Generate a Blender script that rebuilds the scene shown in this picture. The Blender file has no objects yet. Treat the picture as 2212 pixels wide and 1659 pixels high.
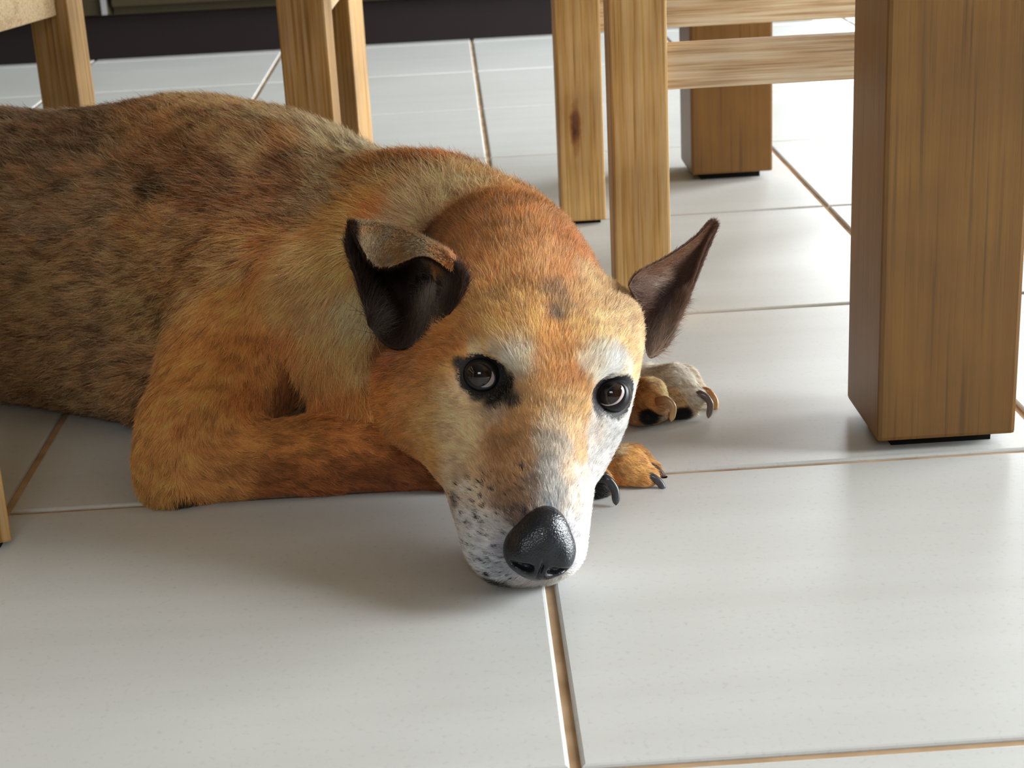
import bpy, math, numpy as np
from mathutils import Matrix, Vector
scene = bpy.context.scene
COL = scene.collection
# ------------------------------------------------------------------ camera
TILE = .38
CAM_H = .468054
cam = bpy.data.cameras.new('camera'); cam.sensor_width = 36; cam.lens = 3604.6/2212*36
cam.clip_start = .05; cam.clip_end = 60
camo = bpy.data.objects.new('camera', cam); COL.objects.link(camo); scene.camera = camo
RT = Vector((0.9979, -0.0428, -0.0492)).normalized(); FW = Vector((0.0240, 0.9423, -0.3339)).normalized()
UP = RT.cross(FW).normalized(); RT = FW.cross(UP).normalized()
camo.matrix_world = Matrix(((RT.x, UP.x, -FW.x, 0), (RT.y, UP.y, -FW.y, 0), (RT.z, UP.z, -FW.z, CAM_H), (0, 0, 0, 1)))
cam.dof.use_dof = True; cam.dof.focus_distance = 1.12; cam.dof.aperture_fstop = 20.0
# ------------------------------------------------------------------ light
scene.view_settings.view_transform = 'Standard'; scene.view_settings.look = 'None'
scene.view_settings.gamma = 1; scene.view_settings.use_curve_mapping = False
scene.view_settings.exposure = 0.0
scene.cycles.use_denoising = True
scene.cycles.max_bounces = 6; scene.cycles.diffuse_bounces = 3; scene.cycles.glossy_bounces = 3
scene.cycles.transmission_bounces = 2; scene.cycles.transparent_max_bounces = 4
scene.cycles.caustics_reflective = False; scene.cycles.caustics_refractive = False
scene.cycles.sample_clamp_indirect = 6
W = bpy.data.worlds.new('world'); scene.world = W; W.use_nodes = True
bg = W.node_tree.nodes['Background']; bg.inputs[0].default_value = (.86, .93, 1.0, 1); bg.inputs[1].default_value = 1.0
def area(name, loc, target, sx, sy, power, col):
    l = bpy.data.lights.new(name, 'AREA'); l.shape = 'RECTANGLE'; l.size = sx; l.size_y = sy; l.energy = power; l.color = col
    o = bpy.data.objects.new(name, l); COL.objects.link(o); o.location = loc
    o.rotation_euler = (Vector(target)-Vector(loc)).to_track_quat('-Z', 'Y').to_euler(); return o
# daylight standing in the openings of the room: the wide glass door on the right and the window of the back wall
area('daylight_right_door', (3.25, 1.75, 1.2), (0, 1.2, .2), 3.4, 2.2, 715, (.93, .98, 1.0))
area('daylight_back_window', (2.1, 5.25, 1.35), (.6, 1.2, 0), 1.9, 2.1, 80, (.93, .98, 1.0))
area('front_fill', (-.1, -2.3, 1.85), (0, 1.3, 0), 1.3, .8, 22, (.90, .96, 1.0))  # added soft fill from behind the camera for the dog's dim side

rng = np.random.default_rng(7)
# ------------------------------------------------------------------ material helpers
def mat(name):
    m = bpy.data.materials.new(name); m.use_nodes = True
    return m, m.node_tree.nodes, m.node_tree.links, m.node_tree.nodes['Principled BSDF']
def lin(c):
    return tuple(((v/255.)/12.92 if v/255. <= .04045 else ((v/255.+.055)/1.055)**2.4) for v in c)+(1,)
def flat(name, c, rough=.5, spec=.5):
    m, N, L, B = mat(name); B.inputs['Base Color'].default_value = lin(c); B.inputs['Roughness'].default_value = rough
    B.inputs['Specular IOR Level'].default_value = spec; return m
def ramp(N, stops):
    r = N.new('ShaderNodeValToRGB'); e = r.color_ramp.elements
    while len(e) < len(stops): e.new(.5)
    for x, (p, c) in zip(e, stops): x.position = p; x.color = lin(c)
    return r
def wood(name, axis, cols, scale=1., fine=1., knots=0., rough=.55, white=0., seed=0.):
    """grain running along one object axis, with fine fibre lines, pale lime wash and bump"""
    m, N, L, B = mat(name)
    tc = N.new('ShaderNodeTexCoord'); mp = N.new('ShaderNodeMapping'); L.new(tc.outputs['Object'], mp.inputs[0])
    s = [34*scale]*3; s[axis] = 2.2*scale; mp.inputs['Scale'].default_value = s; mp.inputs['Location'].default_value = (seed, seed*1.7, seed*.6)
    n1 = N.new('ShaderNodeTexNoise'); n1.inputs['Scale'].default_value = 1; n1.inputs['Detail'].default_value = 5; n1.inputs['Distortion'].default_value = .9+knots
    L.new(mp.outputs[0], n1.inputs['Vector'])
    r = ramp(N, cols); L.new(n1.outputs['Fac'], r.inputs[0])
    mp2 = N.new('ShaderNodeMapping'); L.new(tc.outputs['Object'], mp2.inputs[0]); s2 = [420*fine]*3; s2[axis] = 9*fine; mp2.inputs['Scale'].default_value = s2
    n2 = N.new('ShaderNodeTexNoise'); n2.inputs['Scale'].default_value = 1; n2.inputs['Detail'].default_value = 3; L.new(mp2.outputs[0], n2.inputs['Vector'])
    r2 = N.new('ShaderNodeValToRGB'); r2.color_ramp.elements[0].position = .42; r2.color_ramp.elements[1].position = .62; L.new(n2.outputs['Fac'], r2.inputs[0])
    mx = N.new('ShaderNodeMixRGB'); mx.blend_type = 'MIX'; mx.inputs[2].default_value = lin((232, 216, 186)); L.new(r.outputs[0], mx.inputs[1])
    mu = N.new('ShaderNodeMath'); mu.operation = 'MULTIPLY'; mu.inputs[1].default_value = white; L.new(r2.outputs[0], mu.inputs[0]); L.new(mu.outputs[0], mx.inputs[0])
    # dark fibre lines
    r3 = N.new('ShaderNodeValToRGB'); r3.color_ramp.elements[0].position = .28; r3.color_ramp.elements[1].position = .45; L.new(n2.outputs['Fac'], r3.inputs[0])
    md = N.new('ShaderNodeMixRGB'); md.blend_type = 'MULTIPLY'; md.inputs[0].default_value = .35; L.new(mx.outputs[0], md.inputs[1]); L.new(r3.outputs[0], md.inputs[2])
    # soft blotches of stain
    n4 = N.new('ShaderNodeTexNoise'); n4.inputs['Scale'].default_value = 11; n4.inputs['Detail'].default_value = 3; L.new(tc.outputs['Object'], n4.inputs['Vector'])
    r4 = N.new('ShaderNodeValToRGB'); r4.color_ramp.elements[0].position = .35; r4.color_ramp.elements[0].color = (.55, .5, .45, 1); r4.color_ramp.elements[1].position = .6; L.new(n4.outputs['Fac'], r4.inputs[0])
    mb = N.new('ShaderNodeMixRGB'); mb.blend_type = 'MULTIPLY'; mb.inputs[0].default_value = .45; L.new(md.outputs[0], mb.inputs[1]); L.new(r4.outputs[0], mb.inputs[2])
    L.new(mb.outputs[0], B.inputs['Base Color'])
    bp = N.new('ShaderNodeBump'); bp.inputs['Strength'].default_value = .25; bp.inputs['Distance'].default_value = .0006
    L.new(n2.outputs['Fac'], bp.inputs['Height']); L.new(bp.outputs[0], B.inputs['Normal'])
    B.inputs['Roughness'].default_value = rough
    return m
# ------------------------------------------------------------------ mesh helpers
def mesh_obj(name, verts, faces, m, parent=None, smooth=False, loc=None):
    me = bpy.data.meshes.new(name); me.from_pydata([tuple(v) for v in verts], [], [tuple(f) for f in faces]); me.update()
    if m: me.materials.append(m)
    if smooth: me.polygons.foreach_set('use_smooth', [True]*len(me.polygons))
    o = bpy.data.objects.new(name, me); COL.objects.link(o)
    if parent: o.parent = parent
    if loc is not None: o.location = loc
    return o
def box_vf(lo, hi, b=0.):
    """box with chamfered edges of width b"""
    lo = np.array(lo, float); hi = np.array(hi, float)
    if b <= 0:
        v = [(x, y, z) for z in (lo[2], hi[2]) for y in (lo[1], hi[1]) for x in (lo[0], hi[0])]
        return v, [(0, 2, 3, 1), (4, 5, 7, 6), (0, 1, 5, 4), (2, 6, 7, 3), (0, 4, 6, 2), (1, 3, 7, 5)]
    import bmesh
    bm = bmesh.new(); vs, fs = box_vf(lo, hi)
    bv = [bm.verts.new(v) for v in vs]
    for f in fs: bm.faces.new([bv[i] for i in f])
    bmesh.ops.bevel(bm, geom=list(bm.edges), offset=b, segments=2, profile=.6, affect='EDGES')
    bm.verts.index_update()
    out = [tuple(v.co) for v in bm.verts], [tuple(v.index for v in f.verts) for f in bm.faces]; bm.free(); return out
def box(name, lo, hi, m, parent=None, b=0.):
    """box whose origin is its centre"""
    c = (np.array(lo, float)+np.array(hi, float))/2
    v, f = box_vf(np.array(lo)-c, np.array(hi)-c, b)
    base = np.array(parent.location) if parent else np.zeros(3)
    return mesh_obj(name, v, f, m, parent, loc=tuple(c-base))
def empty(name, loc, label=None, cat=None, group=None):
    o = bpy.data.objects.new(name, None); COL.objects.link(o); o.location = loc; o.empty_display_size = .05
    if label: o['label'] = label
    if cat: o['category'] = cat
    if group: o['group'] = group
    return o
def structure(o, label=None):
    o['kind'] = 'structure'
    if label: o['label'] = label
    return o
# ------------------------------------------------------------------ floor of square tiles, one mesh
X0, Y0 = .04087, .73027
m_tile, N, L, B = mat('floor_tile_glaze')
tc = N.new('ShaderNodeTexCoord')
n1 = N.new('ShaderNodeTexNoise'); n1.inputs['Scale'].default_value = 2.6; n1.inputs['Detail'].default_value = 4; L.new(tc.outputs['Object'], n1.inputs['Vector'])
r1 = ramp(N, [(.3, (192, 194, 192)), (.7, (202, 204, 203))]); L.new(n1.outputs['Fac'], r1.inputs[0])
mp = N.new('ShaderNodeMapping'); mp.inputs['Scale'].default_value = (1.2, 26, 1); L.new(tc.outputs['Object'], mp.inputs[0])
n2 = N.new('ShaderNodeTexNoise'); n2.inputs['Scale'].default_value = 1; n2.inputs['Detail'].default_value = 3; L.new(mp.outputs[0], n2.inputs['Vector'])
r2 = ramp(N, [(.35, (238, 237, 235)), (.65, (255, 255, 255))]); L.new(n2.outputs['Fac'], r2.inputs[0])
mx = N.new('ShaderNodeMixRGB'); mx.blend_type = 'MULTIPLY'; mx.inputs[0].default_value = .35; L.new(r1.outputs[0], mx.inputs[1]); L.new(r2.outputs[0], mx.inputs[2])
n3 = N.new('ShaderNodeTexNoise'); n3.inputs['Scale'].default_value = 260; n3.inputs['Detail'].default_value = 2; L.new(tc.outputs['Object'], n3.inputs['Vector'])
r3 = ramp(N, [(.2, (205, 198, 190)), (.42, (255, 255, 255))]); L.new(n3.outputs['Fac'], r3.inputs[0])
mx2 = N.new('ShaderNodeMixRGB'); mx2.blend_type = 'MULTIPLY'; mx2.inputs[0].default_value = .35; L.new(mx.outputs[0], mx2.inputs[1]); L.new(r3.outputs[0], mx2.inputs[2])
L.new(mx2.outputs[0], B.inputs['Base Color']); B.inputs['Roughness'].default_value = .36; B.inputs['Specular IOR Level'].default_value = .4
bp = N.new('ShaderNodeBump'); bp.inputs['Strength'].default_value = .05; bp.inputs['Distance'].default_value = .001; L.new(n3.outputs['Fac'], bp.inputs['Height']); L.new(bp.outputs[0], B.inputs['Normal'])
m_grout, N, L, B = mat('grout')
tc = N.new('ShaderNodeTexCoord'); n1 = N.new('ShaderNodeTexNoise'); n1.inputs['Scale'].default_value = 30; L.new(tc.outputs['Object'], n1.inputs['Vector'])
r1 = ramp(N, [(.3, (150, 118, 84)), (.7, (190, 162, 128))]); L.new(n1.outputs['Fac'], r1.inputs[0]); L.new(r1.outputs[0], B.inputs['Base Color']); B.inputs['Roughness'].default_value = .9
fv, ff, fm = [], [], []
RX0, RX1, RY0, RY1 = -3.0, 3.3, -2.4, 5.3
g, bv = .0030, .0022
for i in range(math.floor((RX0-X0)/TILE), math.ceil((RX1-X0)/TILE)):
    for j in range(math.floor((RY0-Y0)/TILE), math.ceil((RY1-Y0)/TILE)):
        xa, xb, ya, yb = X0+i*TILE+g, X0+(i+1)*TILE-g, Y0+j*TILE+g, Y0+(j+1)*TILE-g
        if xb < RX0 or xa > RX1 or yb < RY0 or ya > RY1: continue
        xa = max(xa, RX0); xb = min(xb, RX1); ya = max(ya, RY0); yb = min(yb, RY1)
        k = len(fv)
        for (ins, z) in ((0, -.0030), (0, -.0014), (bv*.35, -.0004), (bv, 0)):
            fv += [(xa+ins, ya+ins, z), (xb-ins, ya+ins, z), (xb-ins, yb-ins, z), (xa+ins, yb-ins, z)]
        for s in range(3):
            for q in range(4): ff.append((k+s*4+q, k+s*4+(q+1) % 4, k+s*4+4+(q+1) % 4, k+s*4+4+q)); fm.append(0)
        ff.append((k+12, k+13, k+14, k+15)); fm.append(0)
k = len(fv); zz = -.0022
fv += [(RX0, RY0, zz), (RX1, RY0, zz), (RX1, RY1, zz), (RX0, RY1, zz)]; ff.append((k, k+1, k+2, k+3)); fm.append(1)
k = len(fv); fv += [(RX0, RY0, -.05), (RX1, RY0, -.05), (RX1, RY1, -.05), (RX0, RY1, -.05)]; ff.append((k, k+3, k+2, k+1)); fm.append(1)
fl = mesh_obj('floor', fv, ff, m_tile); fl.data.materials.append(m_grout); fl.data.polygons.foreach_set('material_index', fm); structure(fl, 'pale greige square floor tiles with tan grout')
# ------------------------------------------------------------------ room shell (outside the frame, it closes the space)
m_wall = flat('wall_paint', (88, 74, 58), .9, .2)
def wall_open(name, axis, pos, a0, a1, holes, z1=2.6, t=.12):
    """a wall in the plane axis=pos, with rectangular openings (a,b,z0,z1)"""
    vs, fs = [], []
    cuts = sorted(set([a0, a1]+[h[0] for h in holes]+[h[1] for h in holes]))
    for u, v in zip(cuts[:-1], cuts[1:]):
        spans = [(0, z1)]
        for h in holes:
            if h[0] <= u and h[1] >= v: spans = [(0, h[2]), (h[3], z1)]
        for s0, s1 in spans:
            if s1-s0 < .01: continue
            lo, hi = ((pos, u, s0), (pos+t, v, s1)) if axis == 0 else ((u, pos, s0), (v, pos+t, s1))
            V_, F_ = box_vf(lo, hi); k = len(vs); vs += V_; fs += [tuple(i+k for i in f) for f in F_]
    return structure(mesh_obj(name, vs, fs, m_wall))
wall_open('wall_left', 0, RX0-.12, RY0, RY1, [])
wall_open('wall_right', 0, RX1, RY0, RY1, [(0, 3.5, .06, 2.35)])
wall_open('wall_back', 1, RY1, RX0, RX1, [(1.15, 3.05, .1, 2.3)])
wall_open('wall_front', 1, RY0-.12, RX0, RX1, [(-.75, .55, 1.45, 2.25)])
structure(mesh_obj('ceiling', *box_vf((RX0, RY0, 2.6), (RX1, RY1, 2.7)), flat('ceiling_paint', (104, 92, 76), .9, .2)))
# ------------------------------------------------------------------ kitchen units and plinth far behind
m_plinth = flat('dark_plinth_board', (22, 13, 12), .6, .3)
m_cab = flat('olive_grey_door', (54, 46, 28), .5, .3); m_steel = flat('brushed_steel', (200, 200, 205), .3, .6); m_steel.node_tree.nodes['Principled BSDF'].inputs['Metallic'].default_value = .8
pl = box('cabinet_plinth', (-2.6, 3.43, 0), (.74, 3.45, .086), m_plinth, None, .001)
pl['label'] = 'long dark brown plinth board along the floor under the kitchen cabinets'; pl['category'] = 'plinth'
edges = [-2.6, -1.95, -1.30, -.667, -.03, .74]
clabels = ['kitchen cabinet with a dark olive door at the left end of the cabinet row', 'kitchen cabinet with a dark olive door second from the left end of the row',
           'kitchen cabinet whose dark olive door shows left of the pale metal strip', 'kitchen cabinet whose door bottom shows between the metal strip and the centre chair legs',
           'kitchen cabinet above the plinth behind the right chair, at the right end']
for i, lab in enumerate(clabels):
    x0, x1 = edges[i], edges[i+1]
    t = empty('kitchen_cabinet', ((x0+x1)/2, 3.45, .09), lab, 'cabinet', 'row of base cabinets along the back')
    box('body', (x0+.002, 3.402, .09), (x1-.002, 3.95, .86), m_cab, t)
    zb = .094 if i == 2 else (.108 if i > 2 else .1)
    d = box('door', (x0+.004, 3.38, zb), (x1-.004, 3.40, .85), m_cab, t, .001)
    if i == 2:
        s = box('edge_strip', (x1-.016, 3.374, .094), (x1-.006, 3.3795, .85), m_steel, t); s['label'] = 'pale metal strip on the door edge'
wt = box('worktop', (-2.6, 3.36, .862), (.76, 3.97, .90), flat('worktop_stone', (70, 66, 62), .4, .4), None, .004)
wt['label'] = 'dark worktop lying across the row of kitchen cabinets'; wt['category'] = 'worktop'
# ------------------------------------------------------------------ dining table
cols_t = [(.25, (98, 64, 18)), (.42, (120, 82, 26)), (.58, (130, 91, 34)), (.75, (106, 71, 22))]
m_tleg = wood('table_leg_wood', 2, cols_t, .55, .8, .8, .42, .0, 3.1)
m_ttop = wood('table_top_wood', 0, cols_t, .8, .8, .6, .45, .06, 1.1)
m_glide = flat('dark_felt_glide', (16, 14, 13), .9, .2)
T = empty('dining_table', (.95, 1.63, 0), 'heavy dark brown wooden dining table with thick square legs', 'table')
for (x0, y0, lb) in ((.2925, 1.121, 'thick square leg nearest the camera'), (.288, 2.030, 'thick square leg farther back'), (1.70, 1.121, None), (1.70, 2.030, None)):
    lg = box('leg', (x0, y0, .0085), (x0+.1015, y0+.0965, .715), m_tleg, T, .0032)
    if lb: lg['label'] = lb
    gl = box('foot_glide', (x0+.014, y0+.014, 0), (x0+.088, y0+.083, .0087), m_glide, lg)
    gl.location = (0, 0, .00435-(.0085+.715)/2)
box('apron', (.36, 1.15, .63), (1.74, 1.175, .7155), m_ttop, T); box('apron', (.36, 2.075, .63), (1.74, 2.10, .7155), m_ttop, T)
box('tabletop', (.20, 1.03, .715), (1.90, 2.23, .76), m_ttop, T, .004)
# ------------------------------------------------------------------ chairs
cols_c = [(.25, (150, 104, 46)), (.45, (186, 140, 70)), (.6, (206, 162, 92)), (.75, (168, 120, 54))]
cols_l = [(.25, (168, 128, 78)), (.45, (196, 160, 106)), (.6, (210, 180, 130)), (.75, (184, 142, 92))]
m_cz = wood('limed_chair_wood_upright', 2, cols_c, 1.1, 1., .3, .6, .20, 0.)
m_cx = wood('limed_chair_wood_rail', 0, [(.25, (188, 146, 100)), (.5, (212, 180, 138)), (.75, (196, 154, 108))], 1.2, 1., .3, .65, .85, 2.)
m_cy = wood('limed_chair_wood_crossrail', 1, cols_l, 1.1, 1., .3, .6, .5, 4.)
m_lz = wood('pale_chair_wood_upright', 2, [(.25, (140, 98, 38)), (.5, (166, 122, 54)), (.7, (178, 136, 68))], 1., .7, .5, .6, .2, 7.)
def frame_bar(name, a, b, w, h, m, parent, bev=.002):
    """a rectangular bar from a to b (w sideways, h upwards) as one mesh, origin at its middle"""
    a = np.array(a, float); b = np.array(b, float); c = (a+b)/2; ln = np.linalg.norm(b-a)
    v, f = box_vf((-ln/2, -w/2, -h/2), (ln/2, w/2, h/2), bev)
    o = mesh_obj(name, v, f, m, parent); ang = math.atan2(b[1]-a[1], b[0]-a[0])
    o.rotation_euler = (0, 0, ang); o.location = tuple(c-np.array(parent.location)); return o
def leg(name, foot, top, w, d, m, parent, taper=1., rz=0., bev=.0022, pad=True):
    """upright leg leaning from foot to top, width w (x) and depth d (y)"""
    foot = np.array(foot, float); top = np.array(top, float); z0 = .004 if pad else 0
    v, f = box_vf((-w/2, -d/2, 0), (w/2, d/2, 1), 0)
    import bmesh
    bm = bmesh.new(); H = top[2]-z0
    vs = [bm.verts.new((x*(taper if z == 0 else 1), y*(taper if z == 0 else 1), z*H)) for x, y, z in v]
    for q in f: bm.faces.new([vs[i] for i in q])
    bmesh.ops.bevel(bm, geom=list(bm.edges), offset=bev, segments=2, profile=.6, affect='EDGES')
    cr, sr = math.cos(rz), math.sin(rz)
    for q in bm.verts:
        x, y, z = q.co; s = z/H
        q.co = (x*cr-y*sr+(top[0]-foot[0])*s, x*sr+y*cr+(top[1]-foot[1])*s, z)
    me = bpy.data.meshes.new(name); bm.to_mesh(me); bm.free(); me.materials.append(m)
    o = bpy.data.objects.new(name, me); COL.objects.link(o); o.parent = parent
    o.location = (foot[0]-parent.location[0], foot[1]-parent.location[1], z0)
    if pad:
        g_ = box('foot_glide', (-w*.38, -d*.38, -.002), (w*.38, d*.38, .002), m_glide, None); g_.parent = o; g_.location = (0, 0, -.002)
    return o
def chair(label, feet, low, high, w, d, mz, mlow, mhigh, back=(0, 1), rz=0., group='wooden dining chairs', zlow=(.214, .253), zhigh=(.31, .35), names=None):
    c = np.mean(np.array(feet, float), 0)
    ch = empty('dining_chair', (c[0], c[1], 0), label, 'chair', group)
    for i, (x, y) in enumerate(feet):
        h = .95 if i in back else .43
        lg = leg('leg', (x, y, 0), (x, y, h), w, d, mz, ch, rz=rz[i] if isinstance(rz, (list, tuple)) else rz)
        if names and names[i]: lg['label'] = names[i]
    for (prs, (z0, z1), mm) in ((low, zlow, mlow), (high, zhigh, mhigh)):
        for i, j in prs:
            a = np.array([feet[i][0], feet[i][1], (z0+z1)/2]); b = np.array([feet[j][0], feet[j][1], (z0+z1)/2]); u = (b-a)/np.linalg.norm(b-a)
            o_ = frame_bar('stretcher', a+u*w*.40, b-u*w*.40, .022, z1-z0, mm, ch)
    # seat with a rounded edge, raised on the rails
    P = np.array([feet[i] for i in (0, 1, 2, 3)], float); q = c+(P-c)*1.10
    zs = (.43, .455); vs = [(x-c[0], y-c[1], z) for z in zs for x, y in q]
    mesh_obj('seat', vs, [(3, 2, 1, 0), (4, 5, 6, 7), (0, 1, 5, 4), (1, 2, 6, 5), (2, 3, 7, 6), (3, 0, 4, 7)], mlow, ch)
    a = np.array([*feet[back[0]], 0.]); b = np.array([*feet[back[1]], 0.])
    for z in (.60, .72, .84, .91):
        frame_bar('back_slat', a+(0, 0, z), b+(0, 0, z), .018, .05, mlow, ch)
    return ch
# chair tucked under the table end: back legs to the left, low stretchers towards the table
chair('limed wooden dining chair tucked under the table, its legs right of the dog head', [(.1615, 1.477), (.139, 1.872), (.60, 1.872), (.60, 1.477)],
      [(0, 3), (1, 2)], [(0, 1), (3, 2)], .0505, .046, m_cz, m_cx, m_cy, names=['front leg with fine limed grain', 'knotty back leg', None, None])
# chair in the centre: low stretchers run away from the camera
chair('pale wooden dining chair standing behind the dog, left of the centre', [(-.150, 1.772), (-.139, 2.135), (-.474, 2.075), (-.585, 1.64)],
      [(0, 1), (3, 2)], [(0, 3), (1, 2)], .050, .045, m_lz, m_cy, m_cx, back=(0, 3), zlow=(.243, .283), rz=(-.10, -.34, -.22, 0))
# chair whose front foot just enters at the left edge
c3 = chair('pale wooden chair whose foot shows at the left edge in front of the dog', [(-.3415, 1.062), (-.40, .66), (-.80, .70), (-.78, 1.10)],
      [(0, 3), (1, 2)], [(0, 1), (3, 2)], .036, .036, m_lz, m_cx, m_cy, back=(2, 3), rz=.3)
# dark knot in the knotty leg of the right chair
mk = m_cz.copy(); mk.name = 'limed_chair_wood_knot'; N, L = mk.node_tree.nodes, mk.node_tree.links; B = N['Principled BSDF']; src = B.inputs['Base Color'].links[0].from_socket
tc = N.new('ShaderNodeTexCoord'); nz = N.new('ShaderNodeTexNoise'); nz.inputs['Scale'].default_value = 60; L.new(tc.outputs['Object'], nz.inputs['Vector'])
mxv = N.new('ShaderNodeMixRGB'); mxv.inputs[0].default_value = .012; L.new(tc.outputs['Object'], mxv.inputs[1]); L.new(nz.outputs['Color'], mxv.inputs[2])
mp = N.new('ShaderNodeMapping'); mp.vector_type = 'POINT'; mp.inputs['Location'].default_value = (.02, 1.6, -2.9); mp.inputs['Scale'].default_value = (130, 70, 26); L.new(mxv.outputs[0], mp.inputs[0])
gr = N.new('ShaderNodeVectorMath'); gr.operation = 'LENGTH'; L.new(mp.outputs[0], gr.inputs[0])
rk = ramp(N, [(.0, (48, 34, 24)), (.35, (110, 74, 40)), (.62, (190, 150, 96)), (1., (255, 255, 255))]); L.new(gr.outputs['Value'], rk.inputs[0])
mm = N.new('ShaderNodeMixRGB'); mm.blend_type = 'MULTIPLY'; mm.inputs[0].default_value = 1; L.new(src, mm.inputs[1]); L.new(rk.outputs[0], mm.inputs[2]); L.new(mm.outputs[0], B.inputs['Base Color'])
for o_ in bpy.data.objects:
    if o_.get('label') == 'knotty back leg': o_.data.materials[0] = mk
def smin(a,b,k):
    h=np.maximum(k-np.abs(a-b),0)/k
    return np.minimum(a,b)-h*h*k*.25
def prim(p,P):
    t=p[0]
    if t=='c':      # round cone a,b,ra,rb
        a=np.array(p[1],np.float32);b=np.array(p[2],np.float32);ra,rb=p[3],p[4]
        ab=b-a;s=np.clip(((P-a)@ab)/max(float(ab@ab),1e-9),0,1)
        return np.sqrt((((P-a)-s[:,None]*ab)**2).sum(1))-(ra+(rb-ra)*s)
    # ellipsoid: centre, radii, 3x3 rows = local axes
    c=np.array(p[1],np.float32);r=np.array(p[2],np.float32);M=np.array(p[3],np.float32)
    q=(P-c)@M.T
    k0=np.sqrt(((q/r)**2).sum(1))+1e-9;k1=np.sqrt(((q/(r*r))**2).sum(1))+1e-9
    return k0*(k0-1)/k1
def evalsdf(prims,P):
    d=np.full(len(P),1e3,np.float32)
    for p in prims:
        op,k=p[4 if p[0]=='e' else 5],p[5 if p[0]=='e' else 6]
        b=prim(p,P)
        d=smin(d,b,k) if op=='+' else -smin(-d,b,k)
    return d
def mesh_sdf(f,lo,hi,h,B=8):
    """surface nets on a narrow band"""
    lo=np.array(lo,float);n=np.ceil((np.array(hi)-lo)/h/B).astype(int)
    ci=np.stack(np.meshgrid(*[np.arange(k) for k in n],indexing='ij'),-1).reshape(-1,3)
    cc=lo+(ci+.5)*B*h
    dc=f(cc.astype(np.float32))
    N=n*B+1
    V=np.empty(N,np.float32)
    V[:]=1
    big=np.repeat(np.repeat(np.repeat(np.where(dc.reshape(n)<0,-1.,1.).astype(np.float32),B,0),B,1),B,2)
    V[:-1,:-1,:-1]=big;del big
    near=ci[np.abs(dc)<B*h*1.1+.004]
    off=np.stack(np.meshgrid(*[np.arange(B+1)]*3,indexing='ij'),-1).reshape(-1,3)
    for s in range(0,len(near),256):
        idx=(near[s:s+256,None,:]*B+off[None]).reshape(-1,3)
        V[idx[:,0],idx[:,1],idx[:,2]]=f((lo+idx*h).astype(np.float32))
    S=V<0
    c=S[:-1,:-1,:-1].astype(np.int8)
    c=c.copy()
    for a,b,d in [(1,0,0),(0,1,0),(0,0,1),(1,1,0),(1,0,1),(0,1,1),(1,1,1)]:
        c+=S[a:N[0]-1+a,b:N[1]-1+b,d:N[2]-1+d]
    act=np.argwhere((c>0)&(c<8))
    ID=np.full(N-1,-1,np.int32);ID[act[:,0],act[:,1],act[:,2]]=np.arange(len(act))
    vert=lo+(act+.5)*h
    # project onto the isosurface
    for _ in range(3):
        P=vert.astype(np.float32);e=h*.4
        d=f(P);g=np.stack([f(P+np.eye(3,dtype=np.float32)[i]*e)-f(P-np.eye(3,dtype=np.float32)[i]*e) for i in range(3)],1)/(2*e)
        g2=(g**2).sum(1)+1e-6
        st=np.clip(-(d/g2)[:,None]*g,-h*.7,h*.7)
        vert=vert+st
    quads=[]
    for ax in range(3):
        sl0=[slice(1,-1)]*3;sl0[ax]=slice(0,-1);sl1=list(sl0);sl1[ax]=slice(1,None)
        A=S[tuple(sl0)];Bb=S[tuple(sl1)]
        e=np.argwhere(A!=Bb);off=np.array([1,1,1]);off[ax]=0
        e=e+off
        if not len(e):continue
        sgn=S[e[:,0],e[:,1],e[:,2]]
        u=(ax+1)%3;v=(ax+2)%3
        def g(du,dv):
            q=e.copy();q[:,u]-=du;q[:,v]-=dv
            return ID[q[:,0],q[:,1],q[:,2]]
        Q=np.stack([g(1,1),g(0,1),g(0,0),g(1,0)],1)
        Q[~sgn]=Q[~sgn][:,::-1]
        quads.append(Q)
    quads=np.concatenate(quads)
    quads=quads[(quads>=0).all(1)]
    return vert,quads

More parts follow.
